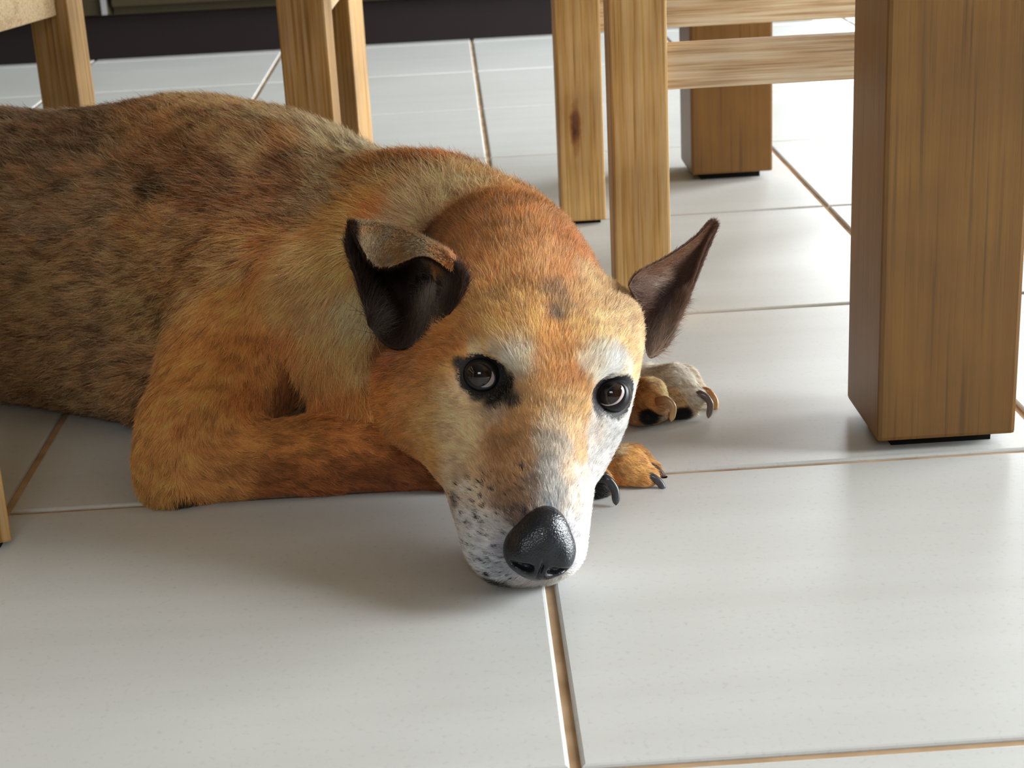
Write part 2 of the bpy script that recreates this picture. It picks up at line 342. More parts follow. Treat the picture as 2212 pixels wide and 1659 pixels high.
BODY_RES = .002
FUR_DENS = 1.0
PRIMS = [
  ('e',[-0.44,1.445,0.107],[0.22,0.135,0.126],[[1.0,0.0,0.0],[0.0,1.0,0.0],[0.0,0.0,1.0]],'+',0.03),
  ('e',[-0.24,1.41,0.108],[0.16,0.132,0.13],[[0.9976,0.0,0.0698],[0.0,1.0,0.0],[-0.0698,0.0,0.9976]],'+',0.05),
  ('e',[-0.66,1.46,0.1],[0.17,0.12,0.11],[[1.0,0.0,0.0],[0.0,1.0,0.0],[0.0,0.0,1.0]],'+',0.06),
  ('c',[-0.75,1.42,0.09],[-0.62,1.3,0.06],0.08,0.055,'+',0.04),
  ('c',[-0.62,1.3,0.045],[-0.74,1.24,0.035],0.035,0.026,'+',0.02),
  ('c',[-0.74,1.24,0.025],[-0.6,1.2,0.02],0.022,0.02,'+',0.015),
  ('c',[-0.82,1.47,0.1],[-0.95,1.4,0.04],0.03,0.02,'+',0.04),
  ('c',[-0.95,1.4,0.04],[-0.98,1.2,0.02],0.02,0.012,'+',0.02),
  ('c',[-0.4,1.38,0.052],[-0.26,1.275,0.038],0.042,0.034,'+',0.05),
  ('e',[-0.1727,1.33,0.142],[0.1,0.09,0.085],[[0.9063,0.0,0.4226],[0.0,1.0,0.0],[-0.4226,0.0,0.9063]],'+',0.05),
  ('c',[-0.1568,1.25,0.1095],[-0.1957,1.155,0.0479],0.062,0.043,'+',0.03),
  ('c',[-0.2089,1.14,0.0327],[-0.2179,1.12,0.0107],0.027,0.022,'+',0.03),
  ('c',[-0.2124,1.125,0.0245],[-0.1098,1.125,0.0231],0.031,0.026,'+',0.014),
  ('c',[-0.1098,1.125,0.0231],[-0.0097,1.12,0.0166],0.026,0.024,'+',0.015),
  ('c',[-0.0097,1.12,0.0166],[0.0798,1.115,-0.0036],0.023,0.02,'+',0.015),
  ('e',[-0.1217,1.33,0.0354],[0.1,0.09,0.085],[[0.9848,0.0,0.1736],[0.0,1.0,0.0],[-0.1736,0.0,0.9848]],'+',0.04),
  ('c',[-0.1377,1.37,0.1056],[-0.0261,1.25,0.1313],0.092,0.07,'+',0.05),
  ('c',[-0.1543,1.32,0.0888],[-0.051,1.2,0.1177],0.092,0.072,'+',0.04),
  ('c',[-0.0368,1.25,0.1319],[0.0192,1.18,0.1475],0.068,0.055,'+',0.04),
  ('c',[-0.106,1.2,0.1211],[-0.0967,1.155,0.0588],0.05,0.024,'+',0.01),
  ('c',[-0.082,1.2,0.1196],[-0.0775,1.15,0.0547],0.035,0.018,'+',0.012),
  ('e',[0.0412,1.0497,0.1284],[0.058,0.075,0.048],[[0.9462,0.1628,-0.2796],[-0.0646,-0.7517,-0.6563],[0.317,-0.6391,0.7008]],'+',0.02),
  ('e',[0.029,1.1019,0.1674],[0.04,0.048,0.042],[[0.9462,0.1628,-0.2796],[-0.0646,-0.7517,-0.6563],[0.317,-0.6391,0.7008]],'+',0.04),
  ('e',[0.0938,1.0579,0.1322],[0.018,0.022,0.018],[[0.9462,0.1628,-0.2796],[-0.0646,-0.7517,-0.6563],[0.317,-0.6391,0.7008]],'+',0.02),
  ('e',[-0.0031,1.0498,0.1571],[0.018,0.022,0.018],[[0.9462,0.1628,-0.2796],[-0.0646,-0.7517,-0.6563],[0.317,-0.6391,0.7008]],'+',0.02),
  ('e',[0.0453,1.0236,0.1199],[0.048,0.045,0.034],[[0.9462,0.1628,-0.2796],[-0.0646,-0.7517,-0.6563],[0.317,-0.6391,0.7008]],'+',0.02),
  ('e',[0.0273,1.0052,0.1412],[0.02,0.022,0.013],[[0.9462,0.1628,-0.2796],[-0.0646,-0.7517,-0.6563],[0.317,-0.6391,0.7008]],'+',0.02),
  ('e',[-0.0029,1.0324,0.1298],[0.02,0.045,0.028],[[0.9462,0.1628,-0.2796],[-0.0646,-0.7517,-0.6563],[0.317,-0.6391,0.7008]],'+',0.025),
  ('e',[0.0765,1.0136,0.1267],[0.02,0.022,0.013],[[0.9462,0.1628,-0.2796],[-0.0646,-0.7517,-0.6563],[0.317,-0.6391,0.7008]],'+',0.02),
  ('e',[0.086,1.0477,0.1035],[0.02,0.045,0.028],[[0.9462,0.1628,-0.2796],[-0.0646,-0.7517,-0.6563],[0.317,-0.6391,0.7008]],'+',0.025),
  ('e',[-0.0074,1.021,0.09],[0.03,0.05,0.034],[[0.9462,0.1628,-0.2796],[-0.0646,-0.7517,-0.6563],[0.317,-0.6391,0.7008]],'+',0.03),
  ('e',[0.0664,1.0295,0.073],[0.026,0.045,0.028],[[0.9462,0.1628,-0.2796],[-0.0646,-0.7517,-0.6563],[0.317,-0.6391,0.7008]],'+',0.02),
  ('c',[0.0061,1.0006,0.0739],[0.0131,0.946,0.0337],0.032,0.025,'+',0.012),
  ('c',[0.0553,1.0049,0.0641],[0.0417,0.9487,0.0247],0.023,0.023,'+',0.012),
  ('c',[0.0443,1.0035,0.1049],[0.0364,0.9367,0.039],0.031,0.02,'+',0.02),
  ('c',[0.025,1.0425,0.0621],[0.0205,0.9603,0.0135],0.03,0.022,'+',0.02),
  ('e',[-0.0319,1.0525,0.0898],[0.034,0.036,0.036],[[0.9462,0.1628,-0.2796],[-0.0646,-0.7517,-0.6563],[0.317,-0.6391,0.7008]],'+',0.03),
  ('c',[0.0229,1.1053,0.1275],[0.0165,1.0524,0.0821],0.05,0.036,'+',0.03),
  ('e',[0.0088,0.9826,0.1262],[0.018,0.013,0.011],[[0.9462,0.1628,-0.2796],[-0.0646,-0.7517,-0.6563],[0.317,-0.6391,0.7008]],'-',0.012),
  ('e',[0.0902,0.9966,0.1021],[0.018,0.013,0.011],[[0.9462,0.1628,-0.2796],[-0.0646,-0.7517,-0.6563],[0.317,-0.6391,0.7008]],'-',0.012),
  ('e',[-0.0325,1.062,0.1502],[0.027,0.03,0.03],[[1.0,0.0,0.0],[0.0,1.0,0.0],[0.0,0.0,1.0]],'-',0.012),
  ('c',[0.0198,1.0909,0.1443],[-0.0019,1.19,0.1319],0.048,0.055,'+',0.03),
  ('c',[-0.0429,1.24,0.041],[0.1201,1.235,0.0148],0.028,0.017,'+',0.01),
  ('c',[0.1191,1.225,0.0204],[0.1365,1.208,0.0246],0.013,0.0115,'+',0.008),
  ('c',[0.1365,1.208,0.0246],[0.1422,1.2,0.0188],0.0115,0.0085,'+',0.005),
  ('c',[0.1329,1.25,0.0176],[0.1591,1.238,0.0217],0.015,0.014,'+',0.008),
  ('c',[0.1591,1.238,0.0217],[0.1725,1.222,0.0134],0.014,0.01,'+',0.005),
  ('c',[0.142,1.265,0.0157],[0.1691,1.257,0.0156],0.013,0.012,'+',0.005),
  ('c',[0.1691,1.257,0.0156],[0.1802,1.245,0.0073],0.012,0.0085,'+',0.005),
  ('e',[0.1332,1.208,0.008],[0.016,0.012,0.008],[[1.0,0.0,0.0],[0.0,1.0,0.0],[0.0,0.0,1.0]],'+',0.003),
  ('e',[0.1603,1.222,0.0026],[0.016,0.012,0.008],[[1.0,0.0,0.0],[0.0,1.0,0.0],[0.0,0.0,1.0]],'+',0.003),
  ('c',[0.0691,1.1,0.0123],[0.0829,1.078,0.0081],0.016,0.0115,'+',0.006),
  ('c',[0.0767,1.115,0.0056],[0.1055,1.1,0.0092],0.016,0.0155,'+',0.008),
  ('c',[0.1055,1.1,0.0092],[0.1177,1.092,0.0038],0.0155,0.0105,'+',0.005),
  ('c',[0.0847,1.13,0.0026],[0.1138,1.122,0.0039],0.013,0.012,'+',0.005),
  ('c',[0.1138,1.122,0.0039],[0.124,1.112,0.0008],0.012,0.0085,'+',0.005),
  ('e',[0.1084,1.094,-0.0065],[0.015,0.011,0.008],[[1.0,0.0,0.0],[0.0,1.0,0.0],[0.0,0.0,1.0]],'+',0.003),
  ('e',[0.0813,1.076,-0.0026],[0.014,0.01,0.008],[[1.0,0.0,0.0],[0.0,1.0,0.0],[0.0,0.0,1.0]],'+',0.003),
]
SPOTS = [  # coat colours, partly holding the light and shade that fall on the dog
  [-0.3665,1.3884,0.2178,0.0364,112,94,78,16],
  [-0.3053,1.3714,0.2214,0.0317,105,82,62,16],
  [-0.3471,1.3295,0.1794,0.0351,132,108,84,16],
  [-0.2909,1.308,0.181,0.0304,125,98,70,16],
  [-0.3498,1.3044,0.1209,0.0348,140,108,76,16],
  [-0.3557,1.293,0.0625,0.035,138,106,72,15],
  [-0.3685,1.3184,0.0144,0.024,122,94,66,14],
  [-0.2949,1.2843,0.1156,0.0341,140,106,70,16],
  [-0.2861,1.2625,0.0682,0.0301,130,98,64,15],
  [-0.3131,1.2756,0.0223,0.0192,140,112,80,14],
  [-0.2881,1.2726,0.0098,0.0173,118,86,55,13],
  [-0.2461,1.3631,0.231,0.0234,138,100,60,17],
  [-0.2157,1.393,0.2373,0.0178,165,125,85,17],
  [-0.2123,1.2979,0.2157,0.026,130,92,58,17],
  [-0.2301,1.2778,0.1918,0.011,72,50,34,16],
  [-0.2388,1.2607,0.1561,0.0256,148,108,66,16],
  [-0.253,1.2598,0.0975,0.0223,185,140,85,15],
  [-0.2487,1.2468,0.0557,0.0223,140,98,55,14],
  [-0.1842,1.3151,0.229,0.0206,150,112,74,17],
  [-0.181,1.2601,0.1965,0.0217,122,82,50,17],
  [-0.1796,1.214,0.1575,0.0211,165,116,66,16],
  [-0.2097,1.2065,0.1256,0.0176,165,115,65,15],
  [-0.1416,1.33,0.2304,0.0151,190,156,114,18],
  [-0.1529,1.2808,0.2157,0.0182,158,119,79,18],
  [-0.1313,1.2681,0.2062,0.0079,118,78,44,17],
  [-0.1375,1.2381,0.1882,0.0177,130,90,56,17],
  [-0.1396,1.1936,0.1605,0.0172,155,102,56,16],
  [-0.1047,1.3118,0.2177,0.013,212,181,137,18],
  [-0.1255,1.3007,0.221,0.0103,164,109,58,18],
  [-0.0767,1.3207,0.2069,0.0131,222,196,156,18],
  [-0.0916,1.247,0.2013,0.0124,176,143,106,18],
  [-0.1048,1.2169,0.1877,0.0122,150,119,91,18],
  [-0.1219,1.1988,0.1721,0.0138,158,110,66,17],
  [-0.0663,1.2355,0.2059,0.0105,190,122,58,20],
  [-0.0313,1.2422,0.2112,0.0123,205,127,58,20],
  [-0.0414,1.1947,0.2029,0.0119,214,156,98,22],
  [-0.0655,1.1864,0.1925,0.0102,200,137,71,22],
  [-0.0105,1.2355,0.2096,0.0088,190,105,45,20],
  [0.0059,1.1923,0.2058,0.0102,214,160,102,22],
  [-0.0147,1.1694,0.2003,0.0151,226,188,142,22],
  [-0.0319,1.1533,0.1883,0.0128,224,186,144,22],
  [-0.0519,1.1652,0.1866,0.0087,176,109,55,20],
  [-0.0724,1.1765,0.185,0.0101,196,147,85,22],
  [-0.09,1.1866,0.1802,0.0102,170,122,71,20],
  [-0.1072,1.1659,0.159,0.0134,200,156,100,22],
  [-0.0865,1.1545,0.1608,0.0116,216,168,104,22],
  [-0.1017,1.1504,0.1354,0.0133,216,168,115,22],
  [-0.09,1.1399,0.1103,0.0116,216,168,106,22],
  [-0.0776,1.1363,0.1381,0.0099,214,186,142,20],
  [-0.1221,1.1573,0.1347,0.0118,190,145,90,18],
  [-0.1242,1.1528,0.1083,0.0084,165,107,57,18],
  [-0.1113,1.1444,0.0962,0.0117,196,139,76,20],
  [-0.0784,1.139,0.0888,0.01,208,156,98,20],
  [-0.0994,1.1358,0.0737,0.01,198,133,68,18],
  [-0.08,1.1332,0.0663,0.0117,195,125,58,18],
  [-0.107,1.1332,0.0609,0.0074,165,100,46,16],
  [-0.1648,1.1796,0.1308,0.0172,172,116,62,12],
  [-0.1589,1.154,0.096,0.0187,178,112,54,10],
  [-0.1844,1.143,0.0943,0.0169,186,122,62,10],
  [-0.1968,1.1183,0.0722,0.0167,192,128,68,9],
  [-0.1569,1.1405,0.0686,0.0135,172,104,48,9],
  [-0.1291,1.1653,0.0652,0.012,140,78,34,9],
  [-0.2037,1.1054,0.053,0.0166,196,132,74,9],
  [-0.2069,1.1103,0.0601,0.003,160,84,36,8],
  [-0.1719,1.1041,0.0444,0.0166,190,124,64,8],
  [-0.1331,1.11,0.0466,0.0149,188,120,60,8],
  [-0.0905,1.1087,0.0443,0.0149,184,112,54,8],
  [-0.0518,1.0443,0.06,0.0162,176,102,46,8],
  [-0.228,1.0976,0.0296,0.0134,204,138,74,9],
  [-0.231,1.0995,0.0077,0.0118,214,152,88,10],
  [-0.1901,1.0958,0.0172,0.0133,190,124,66,8],
  [-0.141,1.0977,0.0202,0.0133,160,90,42,7],
  [-0.0922,1.0975,0.017,0.0132,150,80,36,7],
  [-0.0435,1.0987,0.0097,0.0172,146,78,38,7],
  [-0.2087,1.099,0.0011,0.0061,60,42,30,6],
  [0.0458,1.1129,0.2097,0.0165,152,96,50,10],
  [0.0198,1.0884,0.2105,0.0141,150,94,48,10],
  [-0.0056,1.0916,0.1986,0.0142,142,88,50,9],
  [-0.0221,1.1107,0.1851,0.007,98,58,42,8],
  [0.0121,1.0585,0.1964,0.0158,168,108,58,9],
  [0.0393,1.0574,0.1982,0.0158,180,120,66,9],
  [0.0647,1.0751,0.1953,0.012,166,108,60,9],
  [0.0792,1.072,0.1794,0.012,180,116,70,8],
  [0.0525,1.0389,0.1805,0.0136,202,140,92,8],
  [0.0282,1.0312,0.178,0.0155,208,142,82,8],
  [0.0015,1.0349,0.1786,0.0116,196,130,72,7],
  [0.0861,1.0516,0.1624,0.0119,206,164,122,7],
  [0.058,1.0191,0.1642,0.0077,140,100,76,7],
  [0.0552,1.0045,0.155,0.0047,128,98,80,6],
  [0.0683,1.0203,0.1602,0.0116,196,148,100,7],
  [0.0413,1.0106,0.1647,0.0114,214,156,96,7],
  [0.0148,1.0086,0.1639,0.0152,206,150,92,7],
  [-0.006,1.0136,0.1576,0.0134,204,136,70,7],
  [0.0886,1.0197,0.1467,0.0135,220,180,134,7],
  [0.1085,1.0403,0.1359,0.0099,222,184,142,7],
  [0.028,0.9898,0.1507,0.0131,212,156,92,7],
  [0.0566,0.9909,0.1424,0.0113,206,142,76,6],
  [0.0718,0.9984,0.1421,0.0095,210,158,100,6],
  [0.0465,0.9772,0.1294,0.0097,206,142,80,6],
  [0.0563,0.9765,0.1229,0.009,198,138,86,6],
  [0.0368,0.9696,0.1144,0.0097,200,148,100,6],
  [0.0568,0.9704,0.1098,0.009,196,156,112,5],
  [-0.0188,1.0103,0.1409,0.0115,198,126,58,7],
  [-0.0346,1.0191,0.1265,0.0116,176,112,58,8],
  [-0.0504,1.0403,0.1204,0.0099,138,82,44,13],
  [-0.0659,1.1326,0.0972,0.006,124,76,42,13],
  [-0.0354,1.0664,0.1221,0.005,120,80,50,12],
  [-0.0546,1.0248,0.1003,0.0118,182,112,50,9],
  [-0.0356,1.0053,0.1093,0.0116,202,134,68,7],
  [-0.0498,1.0182,0.0799,0.0138,190,122,58,8],
  [-0.0274,0.9907,0.0985,0.0114,214,162,104,6],
  [-0.0285,0.9868,0.0811,0.0115,206,148,84,6],
  [-0.0451,1.0254,0.0637,0.0088,182,112,52,7],
  [-0.0171,0.9926,0.122,0.0095,206,146,84,6],
  [0.0277,0.9821,0.1396,0.0082,240,232,222,7],
  [0.0324,0.9783,0.1329,0.0075,236,222,200,6],
  [0.0173,0.9863,0.1413,0.0037,190,172,150,6],
  [0.0045,0.9923,0.1422,0.0035,206,176,136,6],
  [0.0783,0.9933,0.1317,0.0083,236,226,208,7],
  [0.0887,0.9976,0.1243,0.0076,244,240,232,7],
  [0.0985,1.0083,0.1154,0.0039,226,212,190,6],
  [0.0708,0.986,0.1279,0.0044,205,190,172,6],
  [0.1079,1.026,0.1151,0.0054,226,190,146,6],
  [-0.013,0.9881,0.1187,0.0076,226,196,158,6],
  [-0.0092,0.9826,0.1096,0.0083,226,190,146,6],
  [0.0018,0.9769,0.1017,0.0083,216,180,140,5],
  [0.0162,0.972,0.1026,0.0052,180,152,128,5],
  [-0.0161,0.9787,0.0929,0.0095,228,196,156,5],
  [-0.0079,0.9709,0.086,0.0105,224,188,146,5],
  [-0.0116,0.9648,0.0732,0.0094,228,200,168,5],
  [-0.0001,0.9572,0.0755,0.0075,206,166,126,5],
  [0.0241,0.963,0.0963,0.0093,192,138,90,5],
  [0.0162,0.9582,0.0848,0.0104,178,122,76,5],
  [0.0123,0.9476,0.0725,0.0104,182,132,92,5],
  [0.0332,0.9645,0.1043,0.0074,196,140,86,5],
  [0.0284,0.9473,0.0807,0.0074,176,130,92,5],
  [0.0456,0.9598,0.0991,0.0074,194,170,142,5],
  [0.0474,0.9511,0.0871,0.0081,178,166,150,5],
  [0.0449,0.9416,0.0758,0.0081,166,162,156,4],
  [0.0332,0.938,0.072,0.0045,150,126,108,4],
  [0.06,0.9641,0.0935,0.0046,200,168,134,5],
  [0.0641,0.9615,0.0772,0.0043,200,162,126,5],
  [0.055,0.9463,0.0732,0.0051,206,184,160,4],
  [0.0778,0.9901,0.0792,0.0077,190,180,170,5],
  [0.091,1.0046,0.0759,0.0098,196,194,192,5],
  [0.098,1.0107,0.0892,0.0078,236,228,216,5],
  [0.0771,0.9888,0.0606,0.0097,196,192,188,5],
  [0.0637,0.9523,0.0608,0.0075,232,220,206,4],
  [0.0609,0.9405,0.0505,0.0051,236,226,214,4],
  [0.0207,0.9834,0.1142,0.0064,14,12,14,4],
  [0.0168,0.9881,0.1152,0.0041,14,12,14,4],
  [0.0134,0.98,0.1097,0.0043,14,12,14,4],
  [0.0258,0.9714,0.1108,0.0034,40,32,30,4],
  [-0.0077,0.9936,0.1318,0.0023,30,22,20,4],
  [-0.0042,0.9885,0.1195,0.0023,28,22,22,4],
  [0.0026,0.9846,0.1128,0.0029,30,26,28,4],
  [0.0176,0.9942,0.1254,0.0026,30,24,24,4],
  [0.0757,0.999,0.0987,0.0039,64,60,66,4],
  [0.0791,1.0049,0.1068,0.0033,70,64,70,4],
  [0.0843,1.0003,0.1153,0.0032,72,64,64,5],
  [0.0971,1.0109,0.1076,0.0024,40,36,40,4],
  [0.0787,0.9957,0.0912,0.0036,78,76,80,4],
  [0.0914,1.0053,0.0878,0.003,66,70,80,4],
  [0.1024,1.0154,0.0968,0.0021,120,110,100,4],
  [-0.0067,0.9506,0.0632,0.0075,222,206,190,4],
  [0.0015,0.9411,0.0605,0.0081,206,180,156,4],
  [0.0156,0.9352,0.0621,0.0074,140,100,74,4],
  [0.0206,0.9269,0.0562,0.0045,120,96,84,4],
  [-0.0048,0.9373,0.0502,0.0081,204,204,206,4],
  [0.0061,0.9261,0.0483,0.0081,190,188,188,4],
  [0.0124,0.9195,0.0386,0.0051,150,150,158,4],
  [-0.0028,0.9275,0.039,0.0081,206,208,212,4],
  [0.0021,0.9243,0.0278,0.0074,184,188,194,4],
  [0.0131,0.9219,0.0235,0.0045,166,168,176,4],
  [0.0099,0.9382,0.0041,0.0035,60,58,60,4],
  [-0.0143,0.9563,0.055,0.0029,130,120,118,4],
  [0.0613,0.9339,0.0379,0.0074,196,194,194,4],
  [0.0617,0.9333,0.0256,0.0046,196,194,194,4],
  [-0.0358,1.0862,0.1421,0.012,36,24,20,5],
  [-0.024,1.0689,0.1546,0.008,36,24,20,5],
  [-0.0156,1.0326,0.1673,0.0066,36,24,20,5],
  [-0.0175,1.0282,0.16,0.0054,50,40,36,5],
  [-0.0455,1.1179,0.1247,0.0081,60,34,22,6],
  [0.0989,1.0963,0.0242,0.004,216,190,160,4],
  [0.0948,1.0901,0.0182,0.0059,196,142,90,4],
  [0.1073,1.0851,0.0158,0.0085,194,140,86,4],
  [0.1149,1.0821,0.006,0.0046,188,130,74,3],
  [0.0973,1.0857,0.0057,0.0053,186,118,56,3],
  [0.081,1.0671,0.0111,0.0052,30,26,26,3],  # nearest toe by its dark pad, shade under the chin painted in
  [0.1434,1.2428,0.0339,0.0059,240,226,208,5],
  [0.1599,1.2289,0.0338,0.0066,240,226,208,5],
  [0.1695,1.2202,0.0247,0.0051,236,222,204,4],
  [0.1421,1.2026,0.0345,0.0057,214,180,140,4],
  [0.1341,1.1967,0.0296,0.0057,178,120,64,3],
  [0.1258,1.2017,0.0284,0.0057,160,104,56,3],
  [0.1553,1.2237,0.0147,0.0058,200,160,120,3],
  [0.1338,1.1975,0.0119,0.0029,10,10,10,3],
  [0.1607,1.2115,0.0064,0.0029,10,10,10,3],
]
FLOW = [
  [-0.3655,1.4035,0.2226,-0.909,0.403,0.102],
  [-0.3549,1.3168,0.1563,-0.957,0.279,0.08],
  [-0.3636,1.2969,0.0656,-0.913,0.38,-0.152],
  [-0.2959,1.3604,0.2192,-0.74,0.664,0.103],
  [-0.2922,1.2876,0.1411,-0.894,0.443,-0.064],
  [-0.2983,1.2639,0.0607,-0.895,0.325,-0.305],
  [-0.2359,1.3421,0.2268,-0.66,0.746,0.093],
  [-0.2306,1.259,0.1634,-0.865,0.502,0.006],
  [-0.2457,1.2548,0.091,-0.766,0.444,-0.464],
  [-0.27,1.2444,0.027,-0.771,0.472,-0.427],
  [-0.1755,1.2989,0.2243,-0.735,0.651,0.19],
  [-0.1725,1.223,0.169,-0.923,0.365,-0.126],
  [-0.1255,1.3007,0.221,-0.866,0.379,0.326],
  [-0.1228,1.2231,0.1838,-0.848,0.53,0.016],
  [-0.076,1.303,0.2067,-0.667,0.721,0.189],
  [-0.0798,1.2097,0.1949,-0.711,0.702,-0.043],
  [-0.0381,1.2251,0.2099,-0.369,0.929,0.041],
  [0.0024,1.1869,0.2055,-0.197,0.974,0.114],
  [-0.0182,1.1584,0.1963,-0.3,0.941,0.158],
  [-0.0487,1.1596,0.1844,-0.786,0.614,0.072],
  [-0.1004,1.1635,0.1592,-0.795,-0.208,-0.569],
  [-0.081,1.1377,0.1379,-0.353,-0.109,-0.929],
  [-0.1099,1.1486,0.1157,-0.356,-0.114,-0.928],
  [-0.0922,1.1388,0.0827,-0.063,-0.299,-0.952],
  [-0.0767,1.1336,0.0659,0.046,-0.448,-0.893],
  [-0.129,1.1603,0.1342,-0.662,0.229,-0.714],
  [-0.1579,1.1783,0.1307,-0.583,-0.387,-0.714],
  [-0.1846,1.1485,0.0995,-0.504,-0.638,-0.583],
  [-0.1532,1.1504,0.0827,-0.212,-0.569,-0.795],
  [-0.1968,1.1162,0.0695,-0.495,-0.495,-0.714],
  [-0.2169,1.1027,0.0479,-0.427,-0.465,-0.775],
  [-0.2291,1.0967,0.0195,-0.304,0.194,-0.933],
  [-0.1884,1.0968,0.0344,0.832,-0.092,-0.547],
  [-0.1396,1.1047,0.042,0.951,-0.188,-0.247],
  [-0.0907,1.1034,0.0393,0.959,0.018,-0.282],
  [-0.0424,1.0976,0.0243,0.966,-0.07,-0.248],
  [-0.1415,1.0984,0.0164,0.935,0.131,-0.33],
  [-0.0763,1.0998,0.0114,0.949,0.076,-0.307],
  [0.0436,0.9306,0.0622,0.025,0.63,0.776],
  [0.0457,0.9489,0.085,0.073,0.619,0.782],
  [0.0479,0.9666,0.1087,0.069,0.509,0.858],
  [0.0527,0.9815,0.1336,0.074,0.624,0.778],
  [0.0562,1.0009,0.1515,0.079,0.783,0.617],
  [0.0547,1.0309,0.1734,0.077,0.821,0.566],
  [0.0424,1.0579,0.1978,0.033,0.863,0.504],
  [0.0449,1.0954,0.2106,0.029,1.0,0.003],
  [0.016,1.073,0.205,-0.298,0.92,0.255],
  [-0.0059,1.0782,0.1956,-0.326,0.945,-0.004],
  [0.0275,1.0219,0.1715,-0.149,0.864,0.481],
  [0.0036,1.0204,0.1672,-0.486,0.759,0.433],
  [0.0823,1.0436,0.1618,0.287,0.932,0.224],
  [0.0675,1.0735,0.1924,0.19,0.973,0.134],
  [0.1,1.043,0.1483,0.517,0.841,0.157],
  [0.0268,0.981,0.1354,-0.138,0.283,0.949],
  [0.0765,0.9904,0.1291,0.262,0.645,0.718],
  [0.0131,0.9882,0.143,-0.707,0.378,0.598],
  [0.0279,0.9694,0.109,-0.219,0.519,0.826],
  [0.0207,0.9591,0.0888,-0.272,0.73,0.627],
  [0.0101,0.9717,0.0969,-0.619,0.576,0.533],
  [-0.0094,0.9817,0.1069,-0.933,0.358,0.04],
  [-0.0274,0.9907,0.0985,-0.684,0.646,-0.338],
  [-0.049,1.0154,0.0906,-0.511,0.641,-0.573],
  [-0.0413,1.0168,0.1151,-0.701,0.593,-0.397],
  [-0.0161,1.0028,0.137,-0.623,0.782,0.001],
  [0.1059,1.0211,0.1168,0.347,0.936,0.067],
  [0.091,1.0039,0.0794,0.583,0.451,0.676],
  [0.0741,0.9839,0.0755,0.415,0.784,0.461],
  [0.0656,0.9742,0.1047,0.35,0.523,0.777],
  [0.0692,0.9673,0.0604,0.29,0.954,0.082],
  [0.0079,0.9471,0.0699,-0.374,0.755,0.539],
  [-0.0086,0.9642,0.0763,-0.632,0.754,0.176],
  [-0.007,0.9469,0.0586,-0.553,0.819,0.153],
  [0.0001,0.9264,0.0424,-0.749,0.65,0.13],
  [0.0046,0.9263,0.0204,-0.855,0.511,-0.091],
  [0.0184,0.9338,0.0056,-0.875,0.418,-0.243],
  [0.0613,0.9339,0.0379,0.349,0.937,0.023],
  [0.0948,1.0901,0.0182,0.798,-0.596,-0.089],
  [0.1071,1.084,0.0128,0.863,-0.094,-0.497],
  [0.081,1.0671,0.0111,0.904,-0.138,-0.405],
  [0.1464,1.2375,0.0336,0.677,-0.735,0.047],
  [0.1629,1.2245,0.0293,0.856,-0.281,-0.433],
  [0.1341,1.1967,0.0296,0.926,-0.264,-0.272],
  [0.1552,1.2226,0.0189,0.808,-0.478,-0.345],
]
EAR_NEAR = [[[-0.0668,1.066,0.1382],[-0.0568,1.052,0.1298],[-0.0444,1.04,0.1284],[-0.0262,1.026,0.1413],[-0.0049,1.012,0.1666]],[[-0.0709,1.075,0.1648],[-0.057,1.098,0.1455],[-0.0399,1.096,0.1444],[-0.019,1.062,0.1596],[-0.0006,1.01,0.179]],[[-0.0767,1.078,0.1898],[-0.062,1.108,0.1758],[-0.0423,1.106,0.1752],[-0.022,1.074,0.1761],[-0.002,1.016,0.1841]],[[-0.0748,1.072,0.2057],[-0.0598,1.095,0.1985],[-0.0407,1.092,0.1942],[-0.0215,1.064,0.1914],[-0.0057,1.022,0.1899]],[[-0.0729,1.066,0.2068],[-0.0611,1.054,0.1858],[-0.0475,1.046,0.1835],[-0.0257,1.028,0.1935],[-0.0077,1.013,0.1865]]]
EAR_FAR = [[[0.1065,1.05,0.1591],[0.1142,1.062,0.1401],[0.1182,1.068,0.1217],[0.1202,1.062,0.1048],[0.1318,1.058,0.112]],[[0.1141,1.062,0.1641],[0.1221,1.074,0.1512],[0.1287,1.079,0.1383],[0.135,1.076,0.129],[0.141,1.064,0.131]],[[0.1349,1.074,0.1701],[0.1397,1.083,0.1615],[0.1445,1.087,0.1527],[0.1491,1.084,0.1477],[0.1527,1.076,0.1514]],[[0.1551,1.084,0.1793],[0.1577,1.089,0.1747],[0.1598,1.091,0.1708],[0.1614,1.089,0.169],[0.1624,1.085,0.1706]],[[0.1661,1.09,0.1874],[0.1676,1.091,0.1877],[0.1688,1.091,0.1877],[0.1701,1.091,0.1866],[0.1705,1.09,0.1849]]]
EYES = [(1038,810,[0.0058,0.9938,0.1232],[-0.0432,-0.0022,-0.0272]),(1322,852,[0.0898,1.0093,0.0992],[0.0455,-0.0035,-0.0273])]
CLAWS = [
  ([[0.1401,1.194,0.0234],[0.1474,1.19,0.0259],[0.1519,1.187,0.0207],[0.1499,1.184,0.0102]],0.0034,0),
  ([[0.1698,1.218,0.0166],[0.1781,1.215,0.0194],[0.1841,1.212,0.0124],[0.182,1.209,0.0014]],0.0034,1),
  ([[0.1791,1.242,0.0124],[0.1868,1.239,0.013],[0.1918,1.236,0.0055],[0.1904,1.23,-0.0028]],0.0032,2),
  ([[0.1157,1.088,0.0077],[0.1229,1.085,0.0078],[0.1284,1.083,0.0033],[0.1307,1.081,-0.0021]],0.0033,3),
  ([[0.1217,1.109,0.0065],[0.128,1.106,0.0052],[0.1329,1.103,-0.0004],[0.1339,1.099,-0.006]],0.0031,4),
  ([[0.0819,1.064,0.0186],[0.0892,1.06,0.0184],[0.094,1.058,0.0113],[0.0942,1.054,0.0012]],0.0038,5),
]
HEAD_O = [0.0551,0.9818,0.1287]
